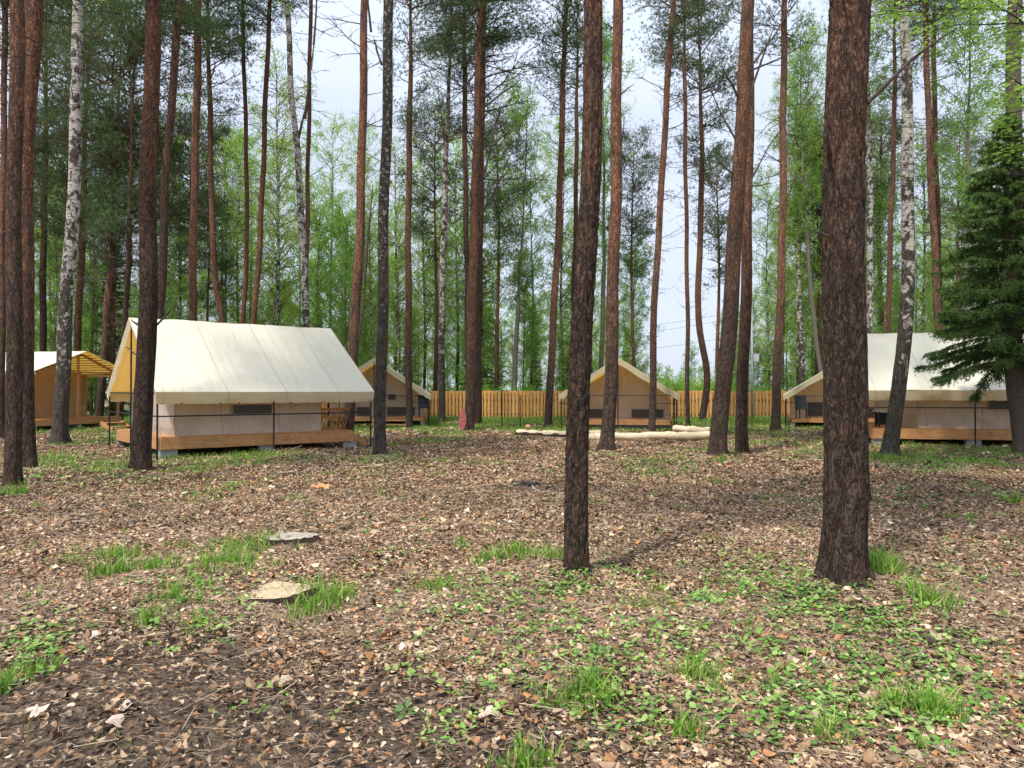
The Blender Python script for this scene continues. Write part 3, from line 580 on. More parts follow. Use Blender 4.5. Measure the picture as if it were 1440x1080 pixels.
tree('aspen_tree', 'grey stemmed young tree right behind the middle of the fence', 'aspen tree', [(720,586),(724,530),(729,420),(735,320),(739,240)], 45.5, 8, 4, M['aspen'], 'aspen', 430, 13, .9, (10, 4, 1.4), 8)
tree(P, 'pine with dark foot before the fence, left of the central trunk', pc, [(771,600),(774,530),(780,420),(787,300),(791,150),(796,0)], 33, 12, 8, M['bark_red'], 'pinethin', 130, 8, 1.2, (44, 5, 2.), 12, .2)
tree(P, 'stout pine with flared foot before the logs, right of the central trunk', pc, [(853,632),(857,580),(861,450),(866,300),(868,150),(869,0)], 20.3, 21, 15, M['bark_red'], 'pine', -120, 7, 1.2, (16, 6, 1.), 26, .5, branches=[((868,140),(858,110),.03), ((874,130),(892,118),.02), ((862,36),(848,28),.02), ((868,225),(850,180),.02),((874,205),(880,160),.02)])
tree('aspen_tree', 'thin grey tree seen close left of the flared pine', 'aspen tree', [(844,588),(846,500),(849,400),(850,240),(848,120)], 46, 8, 5, M['aspen'], 'aspen', 380, 14, .8, (16, 4, 1.4), 8)
tree(P, 'leaning pine by the right eave of the central small tent', pc, [(917,600),(918,520),(922,400),(929,300),(937,150),(948,0)], 28.2, 11, 9, M['bark_red'], 'pinethin', 60, 7, 1.2, (34, 5, 2.), 12, .15)
tree(P, 'very thin straight pine right of the central small tent', pc, [(967,600),(967,480),(966,360),(965,240),(964,100)], 33.5, 7, 6, M['bark_red'], 'pinethin', 140, 8, 1.1, (36, 5, 1.6), 10, .2)
tree(P, 'pine with an S-shaped bend in its foot before the fence', pc, [(986,592),(992,562),(996,532),(990,500),(983,465),(982,400),(987,300),(988,200),(985,100)], 37.5, 11, 7, M['bark_red'], 'pine', 230, 10, 1.1, (36, 5, 1.8), 10, .25)
tree(P, 'stout leaning pine, front one of the close pair right of the logs', pc, [(1008,643),(1014,570),(1026,450),(1035,330),(1043,200),(1050,100),(1055,0)], 17.9, 26, 19, M['bark_mid'], 'pine', -170, 7, 1.3, (14, 5, 1.6), 30, .25,
     branches=[((1042,145),(1010,105),.035), ((1036,200),(990,125),.025), ((1036,250),(1005,230),.03), ((1054,140),(1100,20),.03), ((1058,95),(1125,0),.03), ((1060,100),(1125,72),.025), ((1056,265),(1085,262),.02), ((1058,255),(1100,180),.02), ((1023,380),(990,370),.02)])
tree(P, 'straight darker pine, rear one of the close pair right of the logs', pc, [(1042,637),(1044,560),(1048,420),(1051,300),(1054,200),(1057,0)], 19.2, 19, 13, M['bark_red'], 'pine', -150, 7, 1.2, (14, 6, 1.4), 22, .2)
tree(P, 'orange pine before the fence, left of the near thick trunk', pc, [(1090,606),(1093,540),(1098,420),(1101,300),(1103,150),(1106,0)], 30, 14, 9, M['bark_red'], 'pinethin', 60, 8, 1.3, (44, 4, 2.2), 14, .35)
tree('birch_tree', 'white stemmed birch behind fence and left of the near thick trunk', bc, [(1128,588),(1127,520),(1124,420),(1121,300),(1119,180)], 45, 9, 5, M['birch'], 'birch', 380, 13, .9, (12, 4, 1.4), 10)
tree('aspen_tree', 'thin bent brown tree emerging left of the near thick trunk', 'aspen tree', [(1160,588),(1154,520),(1143,430),(1135,330),(1130,230),(1128,120)], 44, 7, 4, M['aspen'], 'aspen', 330, 12, .8, (14, 4, 1.6), 8)
tree(P, 'dark pine almost hidden directly behind the near thick trunk', pc, [(1211,702),(1209,600),(1207,420),(1207,200),(1208,0)], 11, 22, 16, M['bark_mid'], 'pine', -260, 6, 1., (6, 5, 1.), 20, .3)
tree('birch_tree', 'dark footed birch curving up in front of the right cream tent', bc, [(1247,641),(1258,590),(1265,550),(1271,500),(1275,430),(1277,300),(1277,150),(1275,0)], 18.3, 23, 14, M['birch'], 'birchthin', -20, 7, 1., (12, 5, 1.6), 26, .45)
tree('birch_tree', 'pale birch showing just right of the near thick trunk', bc, [(1224,600),(1224,465),(1225,300),(1222,120)], 40, 10, 7, M['birch'], 'aspen', 180, 9, 1., (24, 5, 1.8), 10)
tree(P, 'thin pine behind the ridge of the right cream tent', pc, [(1248,600),(1250,460),(1253,350),(1257,240),(1260,100)], 38, 9, 6, M['bark_red'], 'pinethin', 130, 7, 1.2, (40, 5, 2.), 10)
tree(P, 'red stemmed pine rising behind the right tent and right of the curved birch', pc, [(1324,600),(1320,450),(1316,340),(1311,240),(1306,130),(1303,0)], 30, 12, 8, M['bark_red'], 'pinethin', 40, 7, 1.2, (40, 4, 2.2), 12)
tree(P, 'second pale pine stem close right of the red one behind the right tent', pc, [(1326,600),(1322,450),(1319,300),(1317,150),(1316,0)], 34, 9, 7, M['bark_grey'], 'pinethin', 60, 7, 1.1, (30, 5, 2.), 10)
tree('aspen_tree', 'thin grey tree seen above the big spruce boughs at right', 'aspen tree', [(1352,600),(1357,400),(1360,300),(1364,200),(1368,60)], 32, 8, 6, M['aspen'], 'aspen', 330, 11, .8, (18, 4, 1.8), 8)
tree(P, 'narrow reddish pine cut by the far left edge behind everything', pc, [(2,600),(4,480),(3,300),(2,100)], 24, 9, 8, M['bark_red'], 'pine', 60, 7, 1.3, (30, 3, 2.), 10)
tree(P, 'dark thin pine half hidden behind the central trunk top', pc, [(803,588),(806,450),(810,300),(812,100)], 41, 8, 6, M['bark_grey'], 'pinethin', 200, 9, 1.1, (36, 6, 2.), 10)
# big spruce at the right edge
sp = tree('spruce_tree', 'large dark green spruce hanging over the right tent at right edge', 'spruce tree', [(1442,634),(1434,585),(1425,530),(1419,470),(1421,400),(1428,250),(1432,0)], 18.6, 28, 20, M['spruce_bark'], None, -60, 4, 1., (10, 2, 1.), 26, .3, top=13.9)
wb, T = spruce_crown(8.6, 220, 2.12, 58, 9, .075, .016, 2.2, -.10)
f = wb.build('limbs', M['spruce_bark'], sp); f.location = (wx(1419, 18.6)-wx(1442, 18.6), 0, 0)
o = fastmesh('crown', T.reshape(-1, 3), 3, M['spruce'], sp); o.location = f.location
wbig, Tb = KIT['aspen'][0]
# leafy bough high in the upper right corner: a birch standing just right of the frame
tree('birch_tree', 'broad birch at the upper right corner spreading bright green leaves', bc, [(1500,700),(1490,500),(1470,240),(1455,0)], 13, 24, 16, M['birch_dark'], 'birch', 200, 6, 1.45, (8, 4, 1.5), 16)

# ------------------------------------------------------------------ the wood behind
def template(name, key, H, zc, r, mat):
    root = empty(name, (0, 0, 0)); mb = MB(); n = 9; sd = random.random()*9
    pts = [(0+.10*math.sin(i*.7+sd), .08*math.cos(i*.8+sd), H*i/n-(.3 if i == 0 else 0)) for i in range(n+1)]
    mb.tube(pts, [r*(1-.85*i/n) for i in range(n+1)], 8); mb.build('trunk', mat, root, True)
    kitpart(root, key, zc, HK[key], H-zc+.3, random.randint(0, 9)); return root
TPL = {'b': [template('birch_tree', 'birch', 19, 1.6, .12, M['birch']) for _ in range(4)], 'a': [template('aspen_tree', 'aspen', 14, .9, .11, M['aspen']) for _ in range(3)],
       's': [template('spruce_tree', 'spruce', 14, .3, .15, M['spruce_bark']) for _ in range(4)], 'p': [template('pine_tree', 'pine', 18, 9, .16, M['bark_red']) for _ in range(3)]}
INFO = {'b': ('birch with fresh pale green leaves in the wood beyond the tents', bc, 'birches of the wood beyond the tents'), 'a': ('leafy mid green tree in the wood beyond the tents', 'aspen tree', 'leafy trees of the wood beyond the tents'),
        's': ('dark spruce standing in the wood beyond the tents', 'spruce tree', 'spruces of the wood beyond the tents'), 'p': ('tall pine in the wood beyond the fence', pc, 'pines of the wood beyond the tents')}
used = set()
def wild(k, x, y, s):
    i = random.randint(0, len(TPL[k])-1); t0 = TPL[k][i]
    o = t0 if t0.name not in used else copy_tree(t0); used.add(t0.name)
    o.location = (x, y, g1(x, y)); o.rotation_euler = (0, 0, random.uniform(0, 6.28)); o.scale = (s*random.uniform(.9, 1.15),)*2+(s,); tag(o, *INFO[k])
for row, (d, n) in enumerate(((44.5, 22), (48, 28), (53, 30), (59, 32), (67, 34), (78, 34))):
    for i in range(n):
        px = -120+(i+random.uniform(.1, .9))*1680/n; dd = d+random.uniform(-1.4, 2.4)
        gap = 900 < px < 1015 or 462 < px < 478
        k = random.choices('basp', (.55, .22, .13, .10))[0]
        if 330 < px < 900: k = random.choices('basp', (.56, .30, .14, 0))[0]
        if px < 330: k = random.choices('basp', (.46, .20, .17, .17))[0]
        s = (random.uniform(.85, 1.1) if random.random() < .30 else random.uniform(.48, .80))*(.8 if k == 's' else 1)
        if gap:
            if random.random() < .8: continue
            s *= .38; k = random.choice('ba')
        elif 860 < px < 1080: s *= .72
        elif 400 < px < 490: s *= .9
        if dd < 46 and px > 560 and px < 1100: s *= .55
        wild(k, wx(px, dd), dd, s)
for px, d, s in [(x_+random.uniform(-8, 8), random.uniform(37, 44), random.uniform(.7, 1.)) for x_ in range(-70, 320, 56)]+[(612, 44, 1), (700, 46, 1.), (890, 46, .95), (1010, 50, .95), (1150, 47, 1.), (1240, 46, 1.), (1350, 46, 1.)]:
    wild('p', wx(px, d), d, s)
for px, d, s_ in ((318, 47, .9), (352, 50, .95), (392, 47, .9), (448, 49, .98), (466, 52, 1.05), (487, 47, .9), (512, 50, 1.), (556, 48, .9), (596, 50, .95), (642, 52, 1.), (700, 50, .95), (748, 48, .85), (830, 50, .9), (1080, 50, .85), (1150, 49, .95), (1235, 50, 1.), (1300, 48, .95), (1380, 47, 1.), (130, 48, .95), (30, 47, .9), (230, 49, .95)):
    wild(random.choice('bba'), wx(px, d), d, s_)
for i in range(64):                                   # young growth under the taller trees
    px = -60+(i+random.random())*1560/64; d = random.uniform(46, 64); s_ = random.uniform(.24, .48)
    if 895 < px < 1015: s_ = random.uniform(.16, .24)
    wild(random.choices('bas', (.4, .4, .2))[0], wx(px, d), d, s_)
# low far trees closing the horizon
for i in range(44):
    px = -150+i*1740/44; dd = 92+random.uniform(-3, 8); s = random.uniform(.5, .8)
    if 895 < px < 1015: s = .26
    wild(random.choice('bas'), wx(px, dd), dd, s)
# shrubs behind the fence
def shrub(px, d, w, h, first=[]):
    if not first:
        root = empty('leafy_shrub', (0, 0, 0)); mb = MB(); Pn = []
        for i in range(46):
            a = random.uniform(0, 6.28); pts = limb(mb, (random.gauss(0, .08), random.gauss(0, .08), 0), (math.cos(a)*.7, math.sin(a)*.7, 1.1), random.uniform(.6, 1.25), .01, 4, -.08, .2)
            for p in pts[1:]: Pn.append(np.array(p)+RNG.normal(0, .13, (42, 3)))
        mb.build('stems', M['twig'], root); T = leaf_quads(np.concatenate(Pn), .05, .09); fastmesh('foliage', T.reshape(-1, 3), 4, M['shrubleaf'], root); first.append(root); o = root
    else: o = copy_tree(first[0])
    o.location = (wx(px, d), d, 0); o.rotation_euler = (0, 0, random.uniform(0, 6.28)); o.scale = (w, w, h)
    tag(o, 'bright green leafy shrub just behind the wooden fence', 'shrub', 'shrubs along the back of the fence')
for i in range(34): shrub(585+i*16.5+random.uniform(-6, 6), 43.4+random.uniform(0, 2.4), random.uniform(.9, 1.3), random.uniform(1.35, 1.9) if not 925 < 585+i*16.5 < 1010 else random.uniform(2.1, 2.9))

# ------------------------------------------------------------------ fence
fr = empty('board_fence', (0, 42, 0)); tag(fr, 'new wooden board fence running across behind the tents', 'fence')
x0, x1 = wx(420, 42), wx(1420, 42); mb = MB(); x = x0
while x < x1:
    jz = random.uniform(-.03, .02); mb.box((x, -.03+random.uniform(-.002, .002), .84+jz), (.125, .02, 1.56)); mb.box((x+.1, .045, .84+jz), (.125, .02, 1.56)); x += .2
mb.build('board_panel', M['fencewood'], fr)
for z in (.30, 1.10):  # dark rail colour paints in the shade between the boards
    mb = MB(); mb.box(((x0+x1)/2, .005, z), (x1-x0, .045, .07)); mb.build('rail', M['spruce_bark'], fr)
for i in range(12):
    mb = MB(); mb.box((x0+i*(x1-x0)/11, .10, .82), (.08, .08, 1.64)); mb.build('post', M['black_metal'], fr)

# ------------------------------------------------------------------ tents
def sheet(a, b, c, d, n=24, m=16, amp=.0, sd=0., sag=0.):
    a, b, c, d = map(lambda q: np.array(q, float), (a, b, c, d)); u = np.linspace(0, 1, n)[:, None, None]; v = np.linspace(0, 1, m)[None, :, None]
    G = (a*(1-u)+b*u)*(1-v)+(d*(1-u)+c*u)*v; nrm = np.cross(b-a, d-a); nrm /= np.linalg.norm(nrm)
    uu, vv = np.broadcast_to(u, (n, m, 1)), np.broadcast_to(v, (n, m, 1))
    w = amp*(vnoise(uu*5+sd, vv*2+sd, 2.2, 31)-.5)+amp*.6*(vnoise(uu*11+vv*3+sd, vv*1.3, 2.0, 32)-.5) - sag*np.sin(np.pi*vv)*np.sin(np.pi*np.clip(uu, .02, .98))
    return G+w*nrm
def tent(label, ox, oy, ang, L, W, RZ, EZ, ohu, ohv, u_in, floor=.5, windows=(), skirt=False, gable_door=False, rails=(), group=None, beam_h=.28, wood=False, blocks=True, val=.30, lathe=False, inner='inner', gval=.24, frontwin=()):
    r = empty('canvas_tent' if not wood else 'canvas_lodge', (ox, oy, g1(ox, oy)*0), ang); tag(r, label, 'tent', group)
    u0, u1 = -ohu[0], L+ohu[1]; v0, v1 = -ohv, W+ohv; vm = W/2
    roof = MB(); roof.grid(sheet((u0, v0, EZ), (u1, v0, EZ), (u1, vm, RZ), (u0, vm, RZ), 44, 26, .035, ox, .05)); roof.grid(sheet((u0, vm, RZ), (u1, vm, RZ), (u1, v1, EZ), (u0, v1, EZ), 44, 26, .035, oy, .05)[:, :])
    ro = roof.build('roof', M['roof'], r, True)
    va = MB()                                         # valances: along both eaves, and narrow ones along the gable edges
    for v, s in ((v0, -1), (v1, 1)):
        n = 60; us = np.linspace(u0, u1, n); bz = EZ-val+.012*np.abs(np.sin(us*math.pi/ .42))
        va.grid(np.stack([np.stack([us, np.full(n, v+s*.002), np.full(n, EZ+.004)], -1), np.stack([us, np.full(n, v-s*.03)+.012*np.sin(us*7), np.full(n, EZ-val*.5)], -1), np.stack([us+.05*np.where(us < L/2, 1, -1), np.full(n, v-s*.09)+.02*np.sin(us*5), bz], -1)], 0))
    for u, s in ((u0, -1), (u1, 1)):
        for (va_, vb_) in ((v0, vm), (v1, vm)):
            n = 14; vs = np.linspace(va_, vb_, n); z = EZ+(RZ-EZ)*np.abs(vs-va_)/abs(vb_-va_)
            va.grid(np.stack([np.stack([np.full(n, u+s*.003), vs, z+.004], -1), np.stack([np.full(n, u-s*.05)+.01*np.sin(vs*9), vs, z-gval-.02*np.sin(vs*6)], -1)], 0))
    va.build('valance', M['valance'], ro, True)
    if L > 5 and not wood:
        for i in range(13):
            mb = MB(); uu_ = u0+.15+i*(u1-u0-.3)/12; mb.box((uu_, v0+.078, EZ-val+.022), (.028, .012, .03)); mb.build('eyelet', M['black_metal'], ro)
    # platform
    pl = MB(); nb = int(W/.145)
    for i in range(nb): pl.box((L/2, (i+.5)*W/nb, floor-.016), (L-.04, W/nb-.008, .028))
    p = pl.build('platform', M['deckwood'], r)
    for a, b in (((0, 0), (L, 0)), ((0, W), (L, W)), ((0, .07), (0, W-.07)), ((L, .07), (L, W-.07)), ((0, vm), (L, vm))):
        mb = MB(); mb.bar((a[0], a[1], floor-.035-beam_h/2), (b[0], b[1], floor-.035-beam_h/2), .06, beam_h); mb.build('beam', M['deckwood'], p)
    if blocks:
        for u in (.12, L/2, L-.18):
            for v in (.12, vm, W-.12):
                mb = MB(); h = floor-.035-beam_h; mb.box((u+.08, v, h/2-.03), (.40, .2, h+.05)); mb.build('block', M['concrete'], p)
    # inner tent
    ua, ub = u_in; e = .10; wz_ = EZ-.10 if not wood else EZ-.05; rz_ = RZ-.22
    iw = MB(); iw.grid(sheet((ua, e, floor), (ub, e, floor), (ub, e+.05, wz_), (ua, e+.05, wz_), 34, 14, .10, 3+ox, .05)); iw.build('side_wall', M[inner], r, True); iw = MB(); iw.grid(sheet((ub, W-e, floor), (ua, W-e, floor), (ua, W-e, wz_), (ub, W-e, wz_), 20, 8, .05, 9))
    wl = iw.build('side_wall', M[inner], r, True)
    for u in (ua, ub):
        gw = MB(); n = 30; vs = np.linspace(e, W-e, n); zt = wz_+(rz_-wz_)*(1-np.abs(vs-vm)/(vm-e)); rows = []
        for k in range(14):
            tt_ = k/13; rows.append(np.stack([np.full(n, u)+.045*(vnoise(vs*2.2, np.full(n, tt_*3), 1.7, 40+int(ox) % 5)-.5), vs, floor+.0+(zt-floor)*tt_], -1))
        gw.grid(np.stack(rows, 0)); gw.build('gable_wall', M[inner if (u == ub or not inner == 'inner') else 'inner'], r, True)
    if wood:
        pass
    for (a, b, z0, z1) in windows:
        mb = MB(); mb.box(((a+b)/2, e-.045, (z0+z1)/2), (b-a, .012, z1-z0)); mb.build('window', M['mesh_win'], r)
    for (a, b, z0, z1) in frontwin:
        mb = MB(); mb.box((ua-.05, (a+b)/2, (z0+z1)/2), (.012, b-a, z1-z0)); mb.build('window', M['mesh_win'] if z1 < 1.5 else M['boxgrey'], r)
    # frame
    pm, pr = (M['deckwood'], .05) if wood else (M['black_metal'], .022)
    def pole(nm, a, b, rr=pr):
        mb = MB()
        if wood: mb.bar(a, b, rr*1.6, rr*1.6)
        else: mb.tube([a, b], [rr, rr], 8)
        return mb.build(nm, pm, r)
    base = floor if wood else -.15
    vp0, vp1 = (v0+.1, v1-.1) if not wood else (.1, W-.1)
    upos = (u0+.06, (u0+u1)/2, u1-.06) if not wood else (.1, 1.9)
    for u in upos:
        pole('frame_post', (u, vp0, base), (u, vp0, EZ-.02)); pole('frame_post', (u, vp1, base), (u, vp1, EZ-.02))
    for u in (u0+.06, u1-.06) if not wood else (.1,):
        pole('frame_post', (u, vm, base), (u, vm, RZ-.08))
        if not wood and group != 'x': pole('crossbar', (u, vp0, EZ-.03), (u, vp1, EZ-.03), .018)
        if wood: pole('crossbar', (u, .1, EZ+.0), (u, W-.1, EZ+.0)); 
        pole('rafter', (u, vp0, EZ-.04), (u, vm, RZ-.06), .02 if not wood else .05); pole('rafter', (u, vp1, EZ-.04), (u, vm, RZ-.06), .02 if not wood else .05)
    for (a, b) in rails: pole('rail', a, b, .017)
    if lathe:
        for s in (0, 1):
            mb = MB()
            for i in range(9):
                f = (i+.5)/9.5; v = v0+(vm-v0)*f if s == 0 else v1+(vm-v1)*f; z = EZ+(RZ-EZ)*f-.09; mb.box(((u0+2.2)/2, v, z), (2.2-u0, .05, .03))
            mb.build('laths', M['twig'], r)
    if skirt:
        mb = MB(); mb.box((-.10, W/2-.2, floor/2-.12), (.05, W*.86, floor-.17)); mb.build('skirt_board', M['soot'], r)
    return r
def R(a): return math.radians(a)
# big left tent
a = R(39); tent('large cream ridge tent on wooden platform in the left half, behind the leaning trunk', -8.46, 17.8, a, 5.09, 4.86, 3.55, 1.58, (.2, .45), .4, (.35, 4.15), windows=[(1.75, 2.75, 1.02, 1.24)],
     rails=[((-.14, -.3, 1.0), (5.48, -.3, 1.0)), ((-.14, -.3, 1.0), (-.14, 5.1, 1.0)), ((5.48, -.3, 1.0), (5.48, 1.6, 1.0))], inner='inner')
# right tent
u = Vector((math.cos(R(-12)), math.sin(R(-12)))); v = Vector((-u.y, u.x)); o0 = Vector((10.42, 21.8))+u*.3+v*.4
tent('cream ridge tent at the right edge, partly under dark spruce boughs', o0.x, o0.y, R(-12), 5.3, 4.86, 3.50, 1.62, (.3, .3), .4, (1.25, 4.9), windows=[(3.15, 4.3, 1.08, 1.32)],
     rails=[((-.24, -.3, 1.12), (5.5, -.3, 1.12)), ((-.24, -.3, 1.12), (-.24, 2.2, 1.12))])
# small gable facing tents: given by peak column, distance, angle
def gable_tent(label, pxc, d, ang, half, RZ, EZ, wins, skirt, rl=True):
    u = Vector((math.cos(R(ang)), math.sin(R(ang)))); v = Vector((-u.y, u.x)); W = half*2-.5; c = Vector((wx(pxc, d), d)); o = c+u*.55-v*(W/2)
    rails = [((-.5, -.2, 1.1), (-.5, .75, 1.1)), ((-.5, W+.2, 1.1), (-.5, W-.75, 1.1)), ((-.5, .75, .5), (-.5, .75, 1.1)), ((-.5, W-.75, .5), (-.5, W-.75, 1.1)), ((-.5, -.2, .85), (1.6, -.2, .85))] if rl else ()
    return tent(label, o.x, o.y, R(ang), 4.8, W, RZ, EZ, (.6, .3), .25, (.75, 4.6), floor=.42, windows=(), skirt=skirt, rails=rails, group='small gable tents facing the clearing', beam_h=.16, frontwin=wins, blocks=not skirt, val=.28, gval=.26)
gable_tent('small cream tent at the centre, gable facing, peeled logs in front', 869, 29.8, 79, 2.40, 2.95, 1.46, [(.35, 1.65, .50, .84), (2.75, 3.75, .50, .84)], True)
gable_tent('small cream tent half hidden behind right end of the large left tent', 526, 33.5, 96, 2.55, 3.12, 1.42, [(.5, 1.8, .46, .85), (1.4, 1.75, 1.2, 1.45), (2.6, 3.2, .46, .85)], False)
gable_tent('small cream tent mostly hidden behind the near thick trunk at right', 1193, 31.5, 70, 2.6, 3.08, 1.42, [(.5, 1.8, .46, .85), (3.3, 3.9, .50, 1.1)], False)
# far left lodge
u = Vector((math.cos(R(165)), math.sin(R(165)))); v = Vector((-u.y, u.x)); B = Vector((-17.4, 33.8)); o0 = B+u*.35+v*.2
tent('low cream roofed canvas lodge with timber porch at the far left', o0.x, o0.y, R(165), 8, 4.6, 3.30, 2.40, (.35, .3), .2, (2.0, 7.8), floor=.45, beam_h=.22, wood=True, lathe=True, inner='canvas_tan', val=.16, gval=.02,
     frontwin=[(2.9, 3.6, 1.0, 2.0)])

# ------------------------------------------------------------------ porch furniture
def loc(ox, oy, ang, u, v): return (ox+math.cos(ang)*u-math.sin(ang)*v, oy+math.sin(ang)*u+math.cos(ang)*v)
x, y = loc(-8.46, 17.8, R(39), 4.62, .55)
b = empty('slatted_bench', (x, y, .5), R(39)); tag(b, 'wooden slatted bench on the porch of the large left tent', 'bench')
mb = MB()
for i in range(10): 
    mb.bar((-.42+i*.094, -.05, .02), (-.32+i*.094, -.22, .62), .055, .018)
mb.build('backrest', M['deckwood'], b)
mb = MB(); [mb.box((.05, .02+i*.09, .36), (.95, .075, .022)) for i in range(4)]; mb.build('seat', M['deckwood'], b)
for sx in (-.36, .42):
    for sy in (.0, .28): mb = MB(); mb.box((sx, sy, .17), (.05, .05, .34)); mb.build('leg', M['deckwood'], b)
mb = MB(); mb.box((.05, -.215, .60), (.95, .03, .05)); mb.build('top_rail', M['deckwood'], b)
def small_table(x, y, z, ang, label):
    tb = empty('side_table', (x, y, z), ang); tag(tb, label, 'table')
    mb = MB(); mb.box((0, 0, .50), (.62, .5, .035)); mb.build('table_top', M['boxgrey'], tb)
    for sx in (-.24, .24):
        for sy in (-.18, .18): mb = MB(); mb.box((sx, sy, .24), (.05, .05, .48)); mb.build('leg', M['black_metal'], tb)
    mb = MB(); mb.box((0, .15, .26), (.44, .03, .36)); mb.build('back_panel', M['soot'], tb)
    mb = MB(); mb.box((0, 0, .12), (.44, .33, .02)); mb.build('shelf', M['soot'], tb)
x, y = loc(10.42+.376, 21.8+.33, R(-12), .45, .35); small_table(x, y, .5, R(-12), 'black side table with pale top on the porch of the right tent')
def chair(x, y, z, ang, label):
    c = empty('porch_chair', (x, y, z), ang); tag(c, label, 'chair', 'dark chairs on the small tent porches')
    mb = MB(); mb.box((0, 0, .42), (.5, .48, .05)); mb.build('seat', M['soot'], c); mb = MB(); mb.box((0, .25, .72), (.5, .04, .56), Matrix.Rotation(-.15, 3, 'X')); mb.build('backrest', M['soot'], c)
    for sx in (-.22, .22):
        for sy in (-.2, .2): mb = MB(); mb.box((sx, sy, .2), (.04, .04, .4)); mb.build('leg', M['black_metal'], c)
chair(wx(1131, 31.6), 31.75, .42, 0, 'dark chair on the porch at left of the near thick trunk'); chair(wx(594, 33), 33.6, .42, .2, 'dark chair at right end of the porch half behind the large left tent')
# steps
def steps(x, y, ang, label, w=1.0):
    s = empty('wooden_steps', (x, y, 0), ang); tag(s, label, 'steps')
    for i, (z, dy) in enumerate(((.32, 0), (.16, -.28))):
        mb = MB(); mb.box((0, dy, z), (w, .26, .035)); mb.build('tread', M['deckwood'], s)
    for sx in (-w/2-.02, w/2+.02): mb = MB(); mb.bar((sx, .13, .34), (sx, -.42, .04), .035, .14); mb.build('stringer', M['deckwood'], s)
x, y = loc(-8.46, 17.8, R(39), 5.4, 1.1); steps(x, y, R(129), 'short wooden steps at the right end of the large left tent', .9)
steps(wx(548, 32), 32.1, 0, 'pale wooden steps before the small tent behind dark birch', 1.4)
x, y = loc(10.42+.376, 21.8+.33, R(-12), -.25, .9); steps(x, y, R(-102), 'wooden steps at the left end of the right tent', .9)
steps(wx(160, 30), 30, R(75), 'wooden steps at the corner of far left lodge deck', 1.0)
# ------------------------------------------------------------------ logs
def log(label, a, b, r, z=0, bark=False, lift=0):
    (xa, ya), (xb, yb) = a, b; A = Vector((xa, ya, z+r+g1(xa, ya)-.02)); B_ = Vector((xb, yb, z+r+g1(xb, yb)-.02+lift)); L = (B_-A).length
    root = empty('peeled_log', tuple(A)); root.rotation_euler = (B_-A).to_track_quat('X', 'Z').to_euler(); tag(root, label, 'log')
    n = 30; pts = [(L*i/n, .03*math.sin(i*.35+xa), .015*math.sin(i*.5)) for i in range(n+1)]
    mb = MB(); mb.tube(pts, [r*(1+.06*math.sin(i*1.3+xa)+.04*random.random()) for i in range(n+1)], 16, False); mb.build('stem', M['peeled'], root, True)
    for e, s in ((pts[0], -1), (pts[-1], 1)):
        mb = MB(); mb.tube([(e[0]-s*.03, e[1], e[2]), (e[0]+s*.004, e[1], e[2])], [r*.99, r*.97], 16); mb.build('cut_end', M['cutwood'], root)
    if bark:
        mb = MB(); mb.tube([(p[0], p[1]-.02, p[2]-.03) for p in pts[:20]], [r*(.99+.06*random.random()) for _ in range(20)], 14, True); mb.build('bark_strip', M['bark_grey'], root, True)
def gq(px, d): return (wx(px, d), d)
log('pale log with dark bark beneath, left end rough, left of central trunk', gq(728, 26.6), gq(862, 23.8), .135, bark=True)
log('pale log lying behind the barky one, left of the flared pine', gq(762, 27.0), gq(858, 26.6), .11)
log('long smooth front log lying right of the flared pine', gq(836, 24.2), gq(1004, 24.6), .13)
log('short log resting on top at right end of the log pile', gq(948, 26.2), gq(1000, 25.2), .12, .14)
log('thin log end pointing away at right of the pile behind a sapling', gq(935, 25.9), gq(990, 25.3), .10)
mb = MB(); mb.box((wx(772, 24.7), 24.7, .05), (1.5, .16, .03), Matrix.Rotation(-.35, 3, 'Z')); tag(mb.build('loose_board', M['paleboard']), 'thin pale board lying in front of the barky log', 'board')
mb = MB(); mb.tube([(wx(742, 26.3)-.08, 26.3, .36), (wx(742, 26.3), 26.25, .32), (wx(742, 26.3)+.1, 26.3, .34)], [.03, .10, .05], 8); tag(mb.build('wood_chunk', M['chipwood'], smooth=True), 'small orange wood chunk on the left end of logs', 'wood chunk')
# black posts by the fence
for px, top_, nm in ((706, 1.62, 'tall thin black pole standing before the fence, left of pair'), (731.5, 1.42, 'shorter thin black pole standing before the fence, right of pair')):
    mb = MB(); mb.tube([(0, 0, -.1), (0, 0, top_)], [.024, .024], 8); o = mb.build('metal_pole', M['black_metal']); o.location = (wx(px, 32), 32, 0); tag(o, nm, 'pole')
# utility pole
up = empty('utility_pole', (wx(1058, 39), 39, 0)); tag(up, 'light grey utility pole with a meter box before the fence', 'utility pole')
mb = MB(); mb.tube([(0, 0, -.1), (-.03, 0, 6.1)], [.075, .055], 12); mb.build('pole', M['galv'], up, True)
mb = MB(); mb.box((.17, -.08, 3.35), (.26, .18, .40)); bo = mb.build('meter_box', M['boxgrey'], up)
mb = MB(); mb.box((.17, -.175, 3.35), (.21, .012, .34)); mb.build('door', M['boxgrey'], bo)
mb = MB(); mb.box((-.03, 0, 5.6), (.30, .07, .07)); mb.build('bracket', M['galv'], up)
for i, z in enumerate((5.9, 5.6, 4.6)):
    mb = MB(); a = Vector((wx(1057, 39), 39.1, z)); b = Vector((wx(500, 92), 92, 10.5-i*1.1)); mb.tube([tuple(a.lerp(b, t_/14)+Vector((0, 0, -2.2*math.sin(math.pi*t_/14)))) for t_ in range(15)], [.008]*15, 5)
    tag(mb.build('power_line', M['wire']), ['top', 'middle', 'lowest'][i]+' of the thin power lines crossing the sky gap', 'power line')
